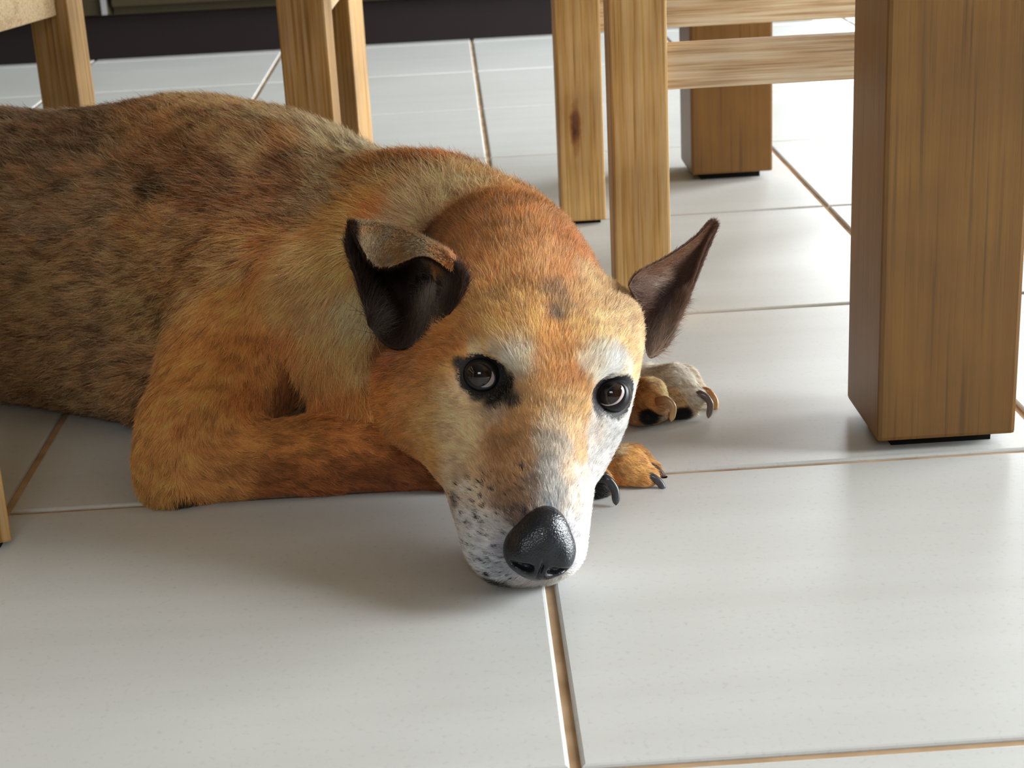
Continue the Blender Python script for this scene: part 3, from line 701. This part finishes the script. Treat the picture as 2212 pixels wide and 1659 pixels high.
HEAD_M = [[0.9462,0.1628,-0.2796],[-0.0646,-0.7517,-0.6563],[0.317,-0.6391,0.7008]]

# ------------------------------------------------------------------ the dog
HO = np.array(HEAD_O); HMt = np.array(HEAD_M)       # head frame: rows = right, forward, up
CAMP = np.array([0, 0, CAM_H])
def head_local(P): return (P-HO)@HMt.T
def hw(l): return HO+np.array(l)@HMt
def unit(v): v = np.array(v, float); return v/np.linalg.norm(v)
_tab = rng.random((64, 64, 64)).astype(np.float32)
def vnoise(P, s):
    q = np.asarray(P)*s+17.3; i = np.floor(q).astype(int); f = (q-i).astype(np.float32); f = f*f*(3-2*f); r = 0
    for a in (0, 1):
        for b in (0, 1):
            for c in (0, 1):
                w = (f[:, 0] if a else 1-f[:, 0])*(f[:, 1] if b else 1-f[:, 1])*(f[:, 2] if c else 1-f[:, 2])
                r = r+w*_tab[(i[:, 0]+a) & 63, (i[:, 1]+b) & 63, (i[:, 2]+c) & 63]
    return r
def dog_sdf(P):
    d = evalsdf(PRIMS, P)
    return np.maximum(d, .0012-P[:, 2])             # lies flat where it rests on the tiles
lin3 = lambda c: np.where(c <= .04045, c/12.92, ((c+.055)/1.055)**2.4)
SP = np.array([s[:4] for s in SPOTS], np.float32); SC = lin3(np.array([s[4:7] for s in SPOTS])/255.).astype(np.float32); 
_L = np.array([s[7] for s in SPOTS], np.float32); _f = 1.36+np.clip((_L-7)/9, 0, 1)*1.25; _sat = 1-SC[:, 2]/(SC[:, 0]+.01)
SC = SC**.95*_f[:, None]*np.where(SC.sum(1) < .12, .6, 1)[:, None]; SC[:, 1] *= 1+np.where(_L > 12, .04, .13)*np.clip((_sat-.5)/.3, 0, 1); SC = SC*.90+.10*(SC@np.array([.3, .6, .1], np.float32))[:, None]; SC = SC/np.maximum(1, SC.max(1, keepdims=True)/.86)
SW = np.where(np.array([sum(s[4:7]) for s in SPOTS]) < 140, 3.5, 1.).astype(np.float32)
SL = np.array([s[7] for s in SPOTS], np.float32)*.001
BASEC = lin3(np.array([168, 116, 66])/255.)
def coat(P):
    """fur colour and length at points on the body"""
    C_ = np.empty((len(P), 3), np.float32); L_ = np.empty(len(P), np.float32)
    for s in range(0, len(P), 40000):
        p = P[s:s+40000].astype(np.float32)
        d2 = ((p[:, None, :]-SP[None, :, :3])**2).sum(2)/(SP[:, 3]**2)*1.1
        w = SW*np.exp(-d2)/(SP[:, 3]**.5)+1e-4*np.exp(-d2*.04)/(SP[:, 3]**.5)
        ws = w.sum(1)[:, None]+1e-9
        C_[s:s+40000] = (w@SC)/ws; L_[s:s+40000] = (w@SL)/ws[:, 0]
    return C_, L_
FP = np.array([f[:3] for f in FLOW], np.float32); FD = np.array([f[3:] for f in FLOW], np.float32)
def groom(P, Nn):
    D = np.empty((len(P), 3), np.float32)
    for s in range(0, len(P), 40000):
        p = P[s:s+40000].astype(np.float32)
        d2 = ((p[:, None, :]-FP[None])**2).sum(2)
        w = 1/(d2+2e-4)**2
        D[s:s+40000] = (w@FD)/w.sum(1)[:, None]
    D -= Nn*(D*Nn).sum(1)[:, None]
    return D/(np.linalg.norm(D, axis=1)[:, None]+1e-6)
def grad(f, P, e=.0008):
    I = np.eye(3, dtype=np.float32); P = P.astype(np.float32)
    g = np.stack([f(P+I[i]*e)-f(P-I[i]*e) for i in range(3)], 1)
    return g/(np.linalg.norm(g, axis=1)[:, None]+1e-9)
def add_col(me, name, C3):
    a = me.color_attributes.new(name, 'FLOAT_COLOR', 'POINT')
    d = np.ones((len(C3), 4), np.float32); d[:, :3] = C3; a.data.foreach_set('color', d.ravel())
def fast_mesh(name, V, Qd, m, parent, cols=None):
    me = bpy.data.meshes.new(name)
    me.vertices.add(len(V)); me.vertices.foreach_set('co', np.asarray(V, np.float32).ravel())
    k = Qd.shape[1]; me.loops.add(Qd.size); me.loops.foreach_set('vertex_index', Qd.ravel().astype(np.int32))
    me.polygons.add(len(Qd)); me.polygons.foreach_set('loop_start', np.arange(0, Qd.size, k, dtype=np.int32))
    me.update(calc_edges=True); me.validate()
    me.polygons.foreach_set('use_smooth', [True]*len(me.polygons)); me.materials.append(m)
    if cols is not None: add_col(me, 'tint', cols)
    o = bpy.data.objects.new(name, me); COL.objects.link(o)
    if parent: o.parent = parent
    return o
def attr_mat(name, rough, spec, coatw=0., bump=0.):
    m, N, L, B = mat(name); a = N.new('ShaderNodeAttribute'); a.attribute_name = 'tint'; L.new(a.outputs['Color'], B.inputs['Base Color'])
    B.inputs['Roughness'].default_value = rough; B.inputs['Specular IOR Level'].default_value = spec; B.inputs['Coat Weight'].default_value = coatw
    if bump:
        n = N.new('ShaderNodeTexNoise'); n.inputs['Scale'].default_value = 900; b = N.new('ShaderNodeBump'); b.inputs['Strength'].default_value = bump; b.inputs['Distance'].default_value = .0004
        L.new(n.outputs[0], b.inputs['Height']); L.new(b.outputs[0], B.inputs['Normal'])
    return m
m_skin = attr_mat('dog_skin', .6, .3, 0, .4)
m_fur = attr_mat('dog_fur', .48, .45)
_N, _Lk = m_fur.node_tree.nodes, m_fur.node_tree.links      # light also passes through the thin hairs
_tr = _N.new('ShaderNodeBsdfTranslucent'); _mx = _N.new('ShaderNodeMixShader'); _mx.inputs[0].default_value = .35
_at = [n for n in _N if n.type == 'ATTRIBUTE'][0]; _pb = _N['Principled BSDF']; _ou = [n for n in _N if n.type == 'OUTPUT_MATERIAL'][0]
_Lk.new(_at.outputs['Color'], _tr.inputs['Color']); _Lk.new(_pb.outputs[0], _mx.inputs[1]); _Lk.new(_tr.outputs[0], _mx.inputs[2]); _Lk.new(_mx.outputs[0], _ou.inputs['Surface'])
# --- fur as hair curves
def fur_obj(name, P, Nn, D, Ln, Cr, Ct, rad, parent, lift=.32, npts=5, frizz=.18, zoff=0.):
    n = len(P)
    if not n: return None
    cu = bpy.data.hair_curves.new(name); cu.add_curves([npts]*n)
    j = rng.normal(size=(n, 3)).astype(np.float32)
    D = D+j*frizz; D -= Nn*(D*Nn).sum(1)[:, None]; D /= np.linalg.norm(D, axis=1)[:, None]+1e-6
    lf = (lift*(.7+.6*rng.random(n)))[:, None]
    pos = np.empty((n, npts, 3), np.float32); bend = (rng.normal(size=(n, 3))*.10).astype(np.float32)
    for k in range(npts):
        t = k/(npts-1)
        pos[:, k] = P+(D*(t*np.sqrt(1-np.minimum(lf, .95)**2)) + Nn*(lf*(t-.42*t*t)) + bend*t*t)*Ln[:, None]
    pos[:, :, 2] = np.maximum(pos[:, :, 2], .0006-zoff)
    cu.attributes['position'].data.foreach_set('vector', pos.ravel())
    r = cu.attributes.get('radius') or cu.attributes.new('radius', 'FLOAT', 'POINT')
    tp = np.array([1, .95, .8, .55, .15], np.float32)[None, :]*rad[:, None]; r.data.foreach_set('value', tp.astype(np.float32).ravel())
    a = cu.attributes.new('tint', 'FLOAT_COLOR', 'POINT'); t = np.linspace(0, 1, npts)[None, :, None]
    cc = np.ones((n, npts, 4), np.float32); cc[:, :, :3] = Cr[:, None]*(1-t)+Ct[:, None]*t
    a.data.foreach_set('color', cc.ravel())
    o = bpy.data.objects.new(name, cu); cu.materials.append(m_fur); COL.objects.link(o)
    if parent: o.parent = parent
    return o
# --- body
H_BODY = float(BODY_RES)
V, Qd = mesh_sdf(dog_sdf, (-1.02, .88, -.008), (.26, 1.62, .29), H_BODY)
Nv = grad(dog_sdf, V)
lc = head_local(V)
eyeS = [np.array(e[2]) for e in EYES]
VW = [unit(CAMP-e) for e in eyeS]
ER = .0125
eyeC = [e-v*.0042 for e, v in zip(eyeS, VW)]
Cv, Lv = coat(V)
Cskin = Cv*.8
def eye_dist(P): return np.minimum(np.linalg.norm(P-eyeC[0], axis=1), np.linalg.norm(P-eyeC[1], axis=1))
ed = eye_dist(V); Cskin[ed < .0172] = (.006, .005, .006)
NOSE_C = hw((-.0035, .1115, -.0275)); 
def bridge(P):
    """bald patch of bluish grey skin on the bridge just above the nose pad"""
    l = head_local(P); return np.exp(-(((l[:, 0]+.001)/.0115)**2+((l[:, 1]-.094)/.017)**4))*(l[:, 2] > -.045)
bb = bridge(V)[:, None]; Cskin = Cskin*(1-bb)+np.array([.16, .19, .22])*(.8+.5*vnoise(V, 400))[:, None]*bb
m_body = attr_mat('dog_skin', .5, .4, 0, .4)
dog = fast_mesh('dog', V, Qd, m_body, None, Cskin)
dog['label'] = 'tan and grey-faced dog lying on the tiles with its chin on the floor'; dog['category'] = 'dog'
# --- fur roots over the body
def sample(V, Qd, Nv, dens_f):
    A = V[Qd[:, 0]]; Bq = V[Qd[:, 1]]; Cq = V[Qd[:, 2]]; Dq = V[Qd[:, 3]]
    ar = .5*np.linalg.norm(np.cross(Cq-A, Dq-Bq), axis=1); ce = (A+Bq+Cq+Dq)/4; ne = Nv[Qd[:, 0]]
    num = ar*dens_f(ce, ne); cnt = np.floor(num+rng.random(len(num))).astype(int)
    idx = np.repeat(np.arange(len(Qd)), cnt); u = rng.random((len(idx), 1)); v = rng.random((len(idx), 1)); q = Qd[idx]
    P = (1-u)*(1-v)*V[q[:, 0]]+u*(1-v)*V[q[:, 1]]+u*v*V[q[:, 2]]+(1-u)*v*V[q[:, 3]]
    Nn = (1-u)*(1-v)*Nv[q[:, 0]]+u*(1-v)*Nv[q[:, 1]]+u*v*Nv[q[:, 2]]+(1-u)*v*Nv[q[:, 3]]
    return P, Nn/(np.linalg.norm(Nn, axis=1)[:, None]+1e-9)
def density(c, n):
    l = head_local(c)
    head = (((l-np.array([0, -.01, -.05]))/np.array([.085, .14, .07]))**2).sum(1) < 1.15
    d = np.where(head, 2.3e6, 1.0e6)
    d = np.where((c[:, 0] > .08) & (c[:, 2] < .05), 2.4e6, d)          # paws
    d = np.where((c[:, 0] > -.26) & (c[:, 1] < 1.19) & ~head, 1.6e6, d)   # foreleg
    d = np.where(c[:, 0] < -.47, .45e6, d)
    away = ((CAMP-c)*n).sum(1)/np.linalg.norm(CAMP-c, axis=1)
    d = np.where(away < -.25, d*.3, d); d = np.where(c[:, 2] < .0035, 0, d)
    d = d*(eye_dist(c) > .0152)
    d = d*(1-.97*bridge(c)); 
    d = np.where((np.linalg.norm((c-NOSE_C), axis=1) < .0205), 0, d)
    return d*FUR_DENS
P, Nn = sample(V, Qd, Nv, density)
Cc, Ll = coat(P); D = groom(P, Nn)
l = head_local(P)
face = (l[:, 1] > -.13) & (np.abs(l[:, 0]) < .085) & (l[:, 2] > -.11)
muz = (l[:, 1] > .015)
body = ~face & (P[:, 1] > 1.19) & (P[:, 0] < .06)
n1 = vnoise(P*np.array([.45, 1, 1.3]), 60); n2 = vnoise(P*np.array([.35, 1, 1.3]), 230); n3 = vnoise(P*np.array([.6, 1, 1]), 620); r = rng.random(len(P)); r2 = rng.random(len(P))
# coat of the trunk: banded hairs, many dark tipped, some cream, in uneven ticked patches
tick = np.clip((n1-.5)*.35+(n2-.5)*1.1+(n3-.5)*1.3+.5, 0, 1)
lum = Cc.copy()
bright = 1+np.where(face, .5, np.where(body, 1.2, .7))*(tick-.5)+np.where(face, .35, .5)*(r-.5)
Cb = Cc*bright[:, None]
dark = (r2 < (.12+.44*(1-tick)))&body
Ctip = Cb*1.15
Ctip[dark] = Cb[dark]*np.array([.33, .28, .26])
pale = (r2 > (.88-.24*tick))&body
Ctip[pale] = Cb[pale]*.3+np.array([.80, .66, .46])*.7; Cb[pale] = Cb[pale]*.5+np.array([.62, .48, .31])*.5
red = (vnoise(P, 90)+.5*(rng.random(len(P))-.5) > .72) & body & (P[:, 0] < -.12) & (P[:, 2] > .12)
Cb[red] *= np.array([1.08, .88, .74]); Ctip[red] *= np.array([1.08, .88, .76])
# face: white hairs mixed in, grey muzzle with dark specks
fm_ = face & (r2+.35*(n3-.5) > .80); Ctip[fm_] = Ctip[fm_]*.5+np.array([.75, .70, .63])*.5
fd_ = face & (r2-.3*(n3-.5) < .14) & ~muz; Ctip[fd_] *= .55
sp = face & muz & (l[:, 0] < -.008) & (l[:, 2] < -.02) & (vnoise(P, 560) > .76) & (l[:, 1] > .062); Ctip[sp] = .03; Cb[sp] = .04
fr = face & ~muz & (vnoise(P, 110) > .62); Ctip[fr] *= np.array([1.03, .93, .85])
jit = (1+rng.normal(size=(len(P), 1))*.10)
Cb = np.clip(Cb*jit, .002, .95); Ctip = np.clip(Ctip*jit, .002, .95)
# clumped direction noise
def wobble(P, s, a): return (np.stack([vnoise(P, s), vnoise(P+3.1, s), vnoise(P+7.7, s)], 1)-.5)*a
D = D+wobble(P, 70, .7)+wobble(P, 300, .7)*(~face)[:, None]+wobble(P, 500, .5)*face[:, None]; D -= Nn*(D*Nn).sum(1)[:, None]; D /= np.linalg.norm(D, axis=1)[:, None]+1e-6
Ll = Ll*(.7+.6*rng.random(len(P)))
near_eye = np.clip((eye_dist(P)-.0145)/.013, .22, 1); Ll *= near_eye
rad = np.where(face, .000115, .00017)*(.8+.4*rng.random(len(P)))
fo = fur_obj('fur', P, Nn, D, Ll, Cb, Ctip, rad, dog, lift=.30)
print('FUR', len(P))
# --- eyes
for k, (C_, v, e) in enumerate(zip(eyeC, VW, EYES)):
    up = unit(np.array([0, 0, 1.])-v*v[2]); rt = np.cross(up, v)   # image right
    rt = -rt if rt[0] < 0 else rt
    # eyeball: sphere with its pole along the gaze, slightly up and to the left of the lens
    gaze = unit(v+rt*(-.20 if k == 0 else -.28)+up*(.16 if k == 0 else .27))
    gx = unit(np.cross(up, gaze)); gy = np.cross(gaze, gx)
    nu, nv_ = 64, 96; vs, cs = [], []
    for i in range(nu+1):
        th = math.pi*i/nu
        for j in range(nv_):
            ph = 2*math.pi*j/nv_; bulge = 1+.05*math.exp(-(th/.5)**2)
            d = gaze*math.cos(th)+(gx*math.cos(ph)+gy*math.sin(ph))*math.sin(th); vs.append(C_*0+d*ER*bulge)
            t = math.degrees(th)
            if t < 20: c = (.003, .003, .004)
            elif t < 43: c = tuple(np.array((.016, .008, .005))*(1+.6*math.sin(ph*23)*.3))
            elif t < 46: c = (.012, .008, .008)
            else: c = (.42, .35, .34) if k == 0 else (.52, .42, .40)
            cs.append(c)
    fs = [(i*nv_+j, (i+1)*nv_+j, (i+1)*nv_+(j+1) % nv_, i*nv_+(j+1) % nv_) for i in range(nu) for j in range(nv_)]
    m_eye = attr_mat('eye_surface', .05, .55)
    o = fast_mesh('eye', np.array(vs), np.array(fs), m_eye, dog, np.array(cs)); o.location = tuple(C_)
    # eyelids: a black wet rim around an almond opening
    inner = unit(rt*.72-up*.55) if k == 0 else unit(-rt*.75-up*.45)     # towards the inner corner
    other = np.cross(v, inner)
    nu, nv_ = 14, 72; vs = []
    for j in range(nv_):
        ph = 2*math.pi*j/nv_; ca = abs(math.cos(ph))
        a0 = math.radians((33 if k == 0 else 31)+10*ca**3+(5*max(0, math.cos(ph))**4))
        for i in range(nu):
            s = i/(nu-1); th = a0+(math.radians(96)-a0)*s
            rr = ER*(1.01+.07*math.sin(min(1, s*5)*math.pi/2)-(.10*s)) if i else ER*.99
            d = v*math.cos(th)+(inner*math.cos(ph)+other*math.sin(ph))*math.sin(th); vs.append(d*rr)
    fs = [(j*nu+i, j*nu+i+1, ((j+1) % nv_)*nu+i+1, ((j+1) % nv_)*nu+i) for j in range(nv_) for i in range(nu-1)]
    m_lid = flat('eyelid_skin', (14, 13, 16), .34, .35)
    o = fast_mesh('eyelid', np.array(vs), np.array(fs), m_lid, dog); o.location = tuple(C_); o['label'] = 'black wet eyelid rim'
# --- nose pad
nn = unit(HMt[1]*.72+HMt[2]*.69); nx = HMt[0]; nw = np.cross(nx, nn)    # nw: up along the face
if nw[2] < 0: nw = -nw
NM = [nx.tolist(), nw.tolist(), nn.tolist()]
def npnt(a, b, c): return (NOSE_C+nx*a+nw*b+nn*c).tolist()
NP = [('e', npnt(0, .001, -.003), [.0205, .0175, .0135], NM, '+', .004),
      ('e', npnt(0, -.009, -.004), [.0150, .0120, .0125], NM, '+', .008),
      ('e', npnt(.001, .012, -.0065), [.0115, .0130, .0100], NM, '+', .010),
      ('e', npnt(-.0125, -.003, -.003), [.009, .011, .0120], NM, '+', .006), ('e', npnt(.0125, -.003, -.003), [.009, .011, .0120], NM, '+', .006),
      ('e', npnt(-.0085, -.0105, .0085), [.0042, .0030, .0062], NM, '-', .003), ('e', npnt(.0085, -.0105, .0085), [.0042, .0030, .0062], NM, '-', .003),
      ('e', npnt(-.0150, -.0095, .0065), [.0040, .0016, .0050], NM, '-', .003), ('e', npnt(.0150, -.0095, .0065), [.0040, .0016, .0050], NM, '-', .003),
      ('e', npnt(0, -.014, .0105), [.0010, .009, .0035], NM, '-', .0025)]
nsdf = lambda P: evalsdf(NP, P)+(.00016*(vnoise(P, 1500)-.5)).astype(np.float32)
nV, nQ = mesh_sdf(nsdf, NOSE_C-.030, NOSE_C+.030, .0007)
m_nose, N, L, B = mat('nose_skin'); B.inputs['Base Color'].default_value = (.008, .010, .014, 1); B.inputs['Roughness'].default_value = .27; B.inputs['Specular IOR Level'].default_value = .5
tc = N.new('ShaderNodeTexCoord'); vo = N.new('ShaderNodeTexVoronoi'); vo.inputs['Scale'].default_value = 900; L.new(tc.outputs['Object'], vo.inputs['Vector'])
b_ = N.new('ShaderNodeBump'); b_.inputs['Strength'].default_value = .4; b_.inputs['Distance'].default_value = .0005; L.new(vo.outputs['Distance'], b_.inputs['Height']); L.new(b_.outputs[0], B.inputs['Normal'])
no = fast_mesh('nose', nV-NOSE_C, nQ, m_nose, dog); no.location = tuple(NOSE_C); no['label'] = 'wet blue-black nose'
# --- ears: cupped sheets with thickness, furred on both faces
def catmull(G, nu, nv_):
    G = np.array(G, float)
    def interp(A, n):      # along axis 0
        m = len(A); Ap = np.concatenate([[2*A[0]-A[1]], A, [2*A[-1]-A[-2]]]); out = []
        for t in np.linspace(0, m-1, n):
            i = min(int(t), m-2); f = t-i; p0, p1, p2, p3 = Ap[i], Ap[i+1], Ap[i+2], Ap[i+3]
            out.append(.5*((2*p1)+(-p0+p2)*f+(2*p0-5*p1+4*p2-p3)*f*f+(-p0+3*p1-3*p2+p3)*f**3))
        return np.array(out)
    A = interp(G, nu); return np.swapaxes(interp(np.swapaxes(A, 0, 1), nv_), 0, 1)
def ear(G, colf, name_label, lenf, tipdir):
    nu, nv_ = 60, 60; S_ = catmull(G, nu, nv_)
    du = np.gradient(S_, axis=0); dv = np.gradient(S_, axis=1); n_ = np.cross(dv, du); n_ /= np.linalg.norm(n_, axis=2)[:, :, None]+1e-9
    mid = S_[8, nv_//2]
    if (n_[8, nv_//2]@(CAMP-mid)) < 0: n_ = -n_
    u = np.linspace(0, 1, nu)[:, None]*np.ones((1, nv_)); v = np.linspace(0, 1, nv_)[None]*np.ones((nu, 1))
    th = .0011*np.minimum(1, np.minimum(np.minimum(v, 1-v)*8, (1-u)*8)+.25)
    In = S_+n_*th[:, :, None]; Out = S_-n_*th[:, :, None]
    vs = np.concatenate([In.reshape(-1, 3), Out.reshape(-1, 3)]); K = nu*nv_; fs = []
    idx = np.arange(K).reshape(nu, nv_)
    q = np.stack([idx[:-1, :-1], idx[1:, :-1], idx[1:, 1:], idx[:-1, 1:]], -1).reshape(-1, 4)
    fs = np.concatenate([q, q[:, ::-1]+K])
    rim = np.concatenate([idx[:, 0], idx[-1, 1:], idx[::-1, -1][1:], idx[0, ::-1][1:]])
    e = np.stack([rim[:-1], rim[1:], rim[1:]+K, rim[:-1]+K], 1); fs = np.concatenate([fs, e[:, ::-1]])
    cin = colf(u.ravel(), v.ravel(), True); cout = colf(u.ravel(), v.ravel(), False)
    base = vs.mean(0)
    o = fast_mesh('ear', vs-base, fs, m_skin, dog, np.concatenate([cin, cout])*.8); o.location = tuple(base); o['label'] = name_label
    # fur on both faces
    for side in (0, 1):
        n = int(FUR_DENS*45000); 
        X_ = In if side == 0 else Out
        ar = np.linalg.norm(np.cross(X_[1:, :-1]-X_[:-1, :-1], X_[:-1, 1:]-X_[:-1, :-1]), axis=2).ravel(); pick = rng.choice(len(ar), n, p=ar/ar.sum())
        i = pick//(nv_-1); j = pick % (nv_-1); uu = i+rng.random(n); vv = j+rng.random(n)
        a = (uu-i)[:, None]; b = (vv-j)[:, None]
        uu = uu/(nu-1); vv = vv/(nv_-1)
        Pp = (1-a)*(1-b)*X_[i, j]+a*(1-b)*X_[i+1, j]+a*b*X_[i+1, j+1]+(1-a)*b*X_[i, j+1]
        Nn_ = n_[i, j]*(1 if side == 0 else -1)
        Dd = du[i, j]/(np.linalg.norm(du[i, j], axis=1)[:, None]+1e-9)
        if side == 0: Dd = Dd*.6+dv[i, j]/(np.linalg.norm(dv[i, j], axis=1)[:, None]+1e-9)*tipdir
        cc = colf(uu, vv, side == 0)*(1.35+rng.normal(size=(len(uu), 1))*.38); cc = np.clip(cc, .003, .9)
        fur_obj('fur', Pp-base, Nn_, Dd, lenf(uu, vv, side == 0)*(.7+.6*rng.random(len(uu))), cc, np.clip(cc*1.2, 0, .95), np.full(len(uu), .00011), o, lift=.42, zoff=base[2])
    return o
G_ = lambda u, v, a, b, r: np.exp(-(((u-a)/r)**2+((v-b)/r)**2))[:, None]
def ecol_near(u, v, inner):
    if inner:
        c = np.ones((len(u), 1))*lin3(np.array([46, 30, 22])/255.)
        g = np.clip(G_(u, v, .16, .72, .13)+G_(u, v, .42, .78, .09)+.8*G_(u, v, .08, .12, .08), 0, 1); c = c*(1-g)+g*lin3(np.array([140, 128, 118])/255.)
    else:
        c = np.ones((len(u), 1))*lin3(np.array([156, 138, 112])/255.)
        g = np.clip((v-.75)/.2, 0, 1)[:, None]*.6; c = c*(1-g)+g*lin3(np.array([186, 128, 74])/255.)
        k = (vnoise(np.stack([u*.3, v*.3, u*0], 1), 40) > .55)[:, None]; c = np.where(k, c*np.array([1.1, .95, .8]), c)
        dk = (np.clip((.66-u)/.1, 0, 1)+np.clip((.12-v)/.06, 0, 1)).clip(0, 1)[:, None]; c = c*(1-dk)+dk*lin3(np.array([52, 34, 26])/255.)
    return c
def ecol_far(u, v, inner):
    c = np.ones((len(u), 1))*lin3(np.array([96, 70, 56])/255.)
    if inner:
        g = G_(u, v, .18, .45, .2); c = c*(1-g)+g*lin3(np.array([84, 62, 60])/255.)
        g = np.clip(G_(u, v, .25, .12, .10)+.7*G_(u, v, .0, .8, .2), 0, 1); c = c*(1-g)+g*lin3(np.array([190, 174, 164])/255.)
        g = np.clip(1-v*3.5, 0, 1)[:, None]*np.clip(u*3, 0, 1)[:, None]; c = c*(1-g)+g*lin3(np.array([120, 84, 60])/255.)
    return c
ear(EAR_NEAR, ecol_near, 'folded-over dark ear with a tan fold', lambda u, v, s: .0055+.008*s*(u < .3)+.003*(u < .5), .5)
ear(EAR_FAR, ecol_far, 'pointed dark ear sticking out sideways', lambda u, v, s: .0045+.009*s*(u < .35), .4)
# --- claws
ccol = [((120, 70, 40), (206, 176, 128)), ((70, 56, 52), (120, 108, 104)), ((130, 70, 40), (200, 150, 90)), ((40, 36, 40), (88, 84, 92)), ((60, 40, 34), (110, 84, 70)), ((24, 26, 28), (60, 66, 70))]
m_claw = attr_mat('claw_horn', .22, .5)
for (pts, rad_, k) in CLAWS:
    Pp = catmull(np.array(pts)[:, None, :].repeat(2, 1), 22, 2)[:, 0]; Tn = np.gradient(Pp, axis=0); Tn /= np.linalg.norm(Tn, axis=1)[:, None]
    side = unit(np.cross(Tn[0], Tn[-1])); vs, cs = [], []
    for i, (p, t) in enumerate(zip(Pp, Tn)):
        s = i/21; nrm = np.cross(side, t); rr = rad_*(1-.25*s)*(1 if s < .85 else max(.05, max(0, math.cos((s-.85)/.15*math.pi/2))**.6))
        for q in range(12):
            a = 2*math.pi*q/12; vs.append(p+side*math.cos(a)*rr*.8+nrm*math.sin(a)*rr)
            under = .5+.5*math.sin(a); c0 = np.array(lin3(np.array(ccol[k][0])/255.)); c1 = np.array(lin3(np.array(ccol[k][1])/255.)); cs.append(c0*(1-s)+c1*s)
    vs = np.array(vs); vs[:, 2] = np.maximum(vs[:, 2], .0004); base = vs.mean(0)
    fs = [(i*12+q, i*12+(q+1) % 12, (i+1)*12+(q+1) % 12, (i+1)*12+q) for i in range(21) for q in range(12)]
    o = fast_mesh('claw', vs-base, np.array(fs), m_claw, dog, np.array(cs)); o.location = tuple(base)
# --- a few whiskers
wr = []
for (a, b_, c_, d_) in ((.028, .075, -.055, (.9, .2, -.1)), (.026, .085, -.058, (.8, .3, -.1)), (-.045, .07, -.06, (-.8, .1, -.4)), (-.043, .06, -.055, (-.9, -.1, -.3))):
    p = hw((a, b_, c_)); wr.append((p, unit(d_)))
Pp = np.array([w[0] for w in wr]); Dd = np.array([w[1] for w in wr])
fur_obj('whiskers', Pp, np.tile(np.array([0, 0, 1.]), (4, 1)), Dd, np.array([.018, .02, .022, .02]), np.full((4, 3), .5), np.full((4, 3), .7), np.full(4, .00012), dog, lift=.2)
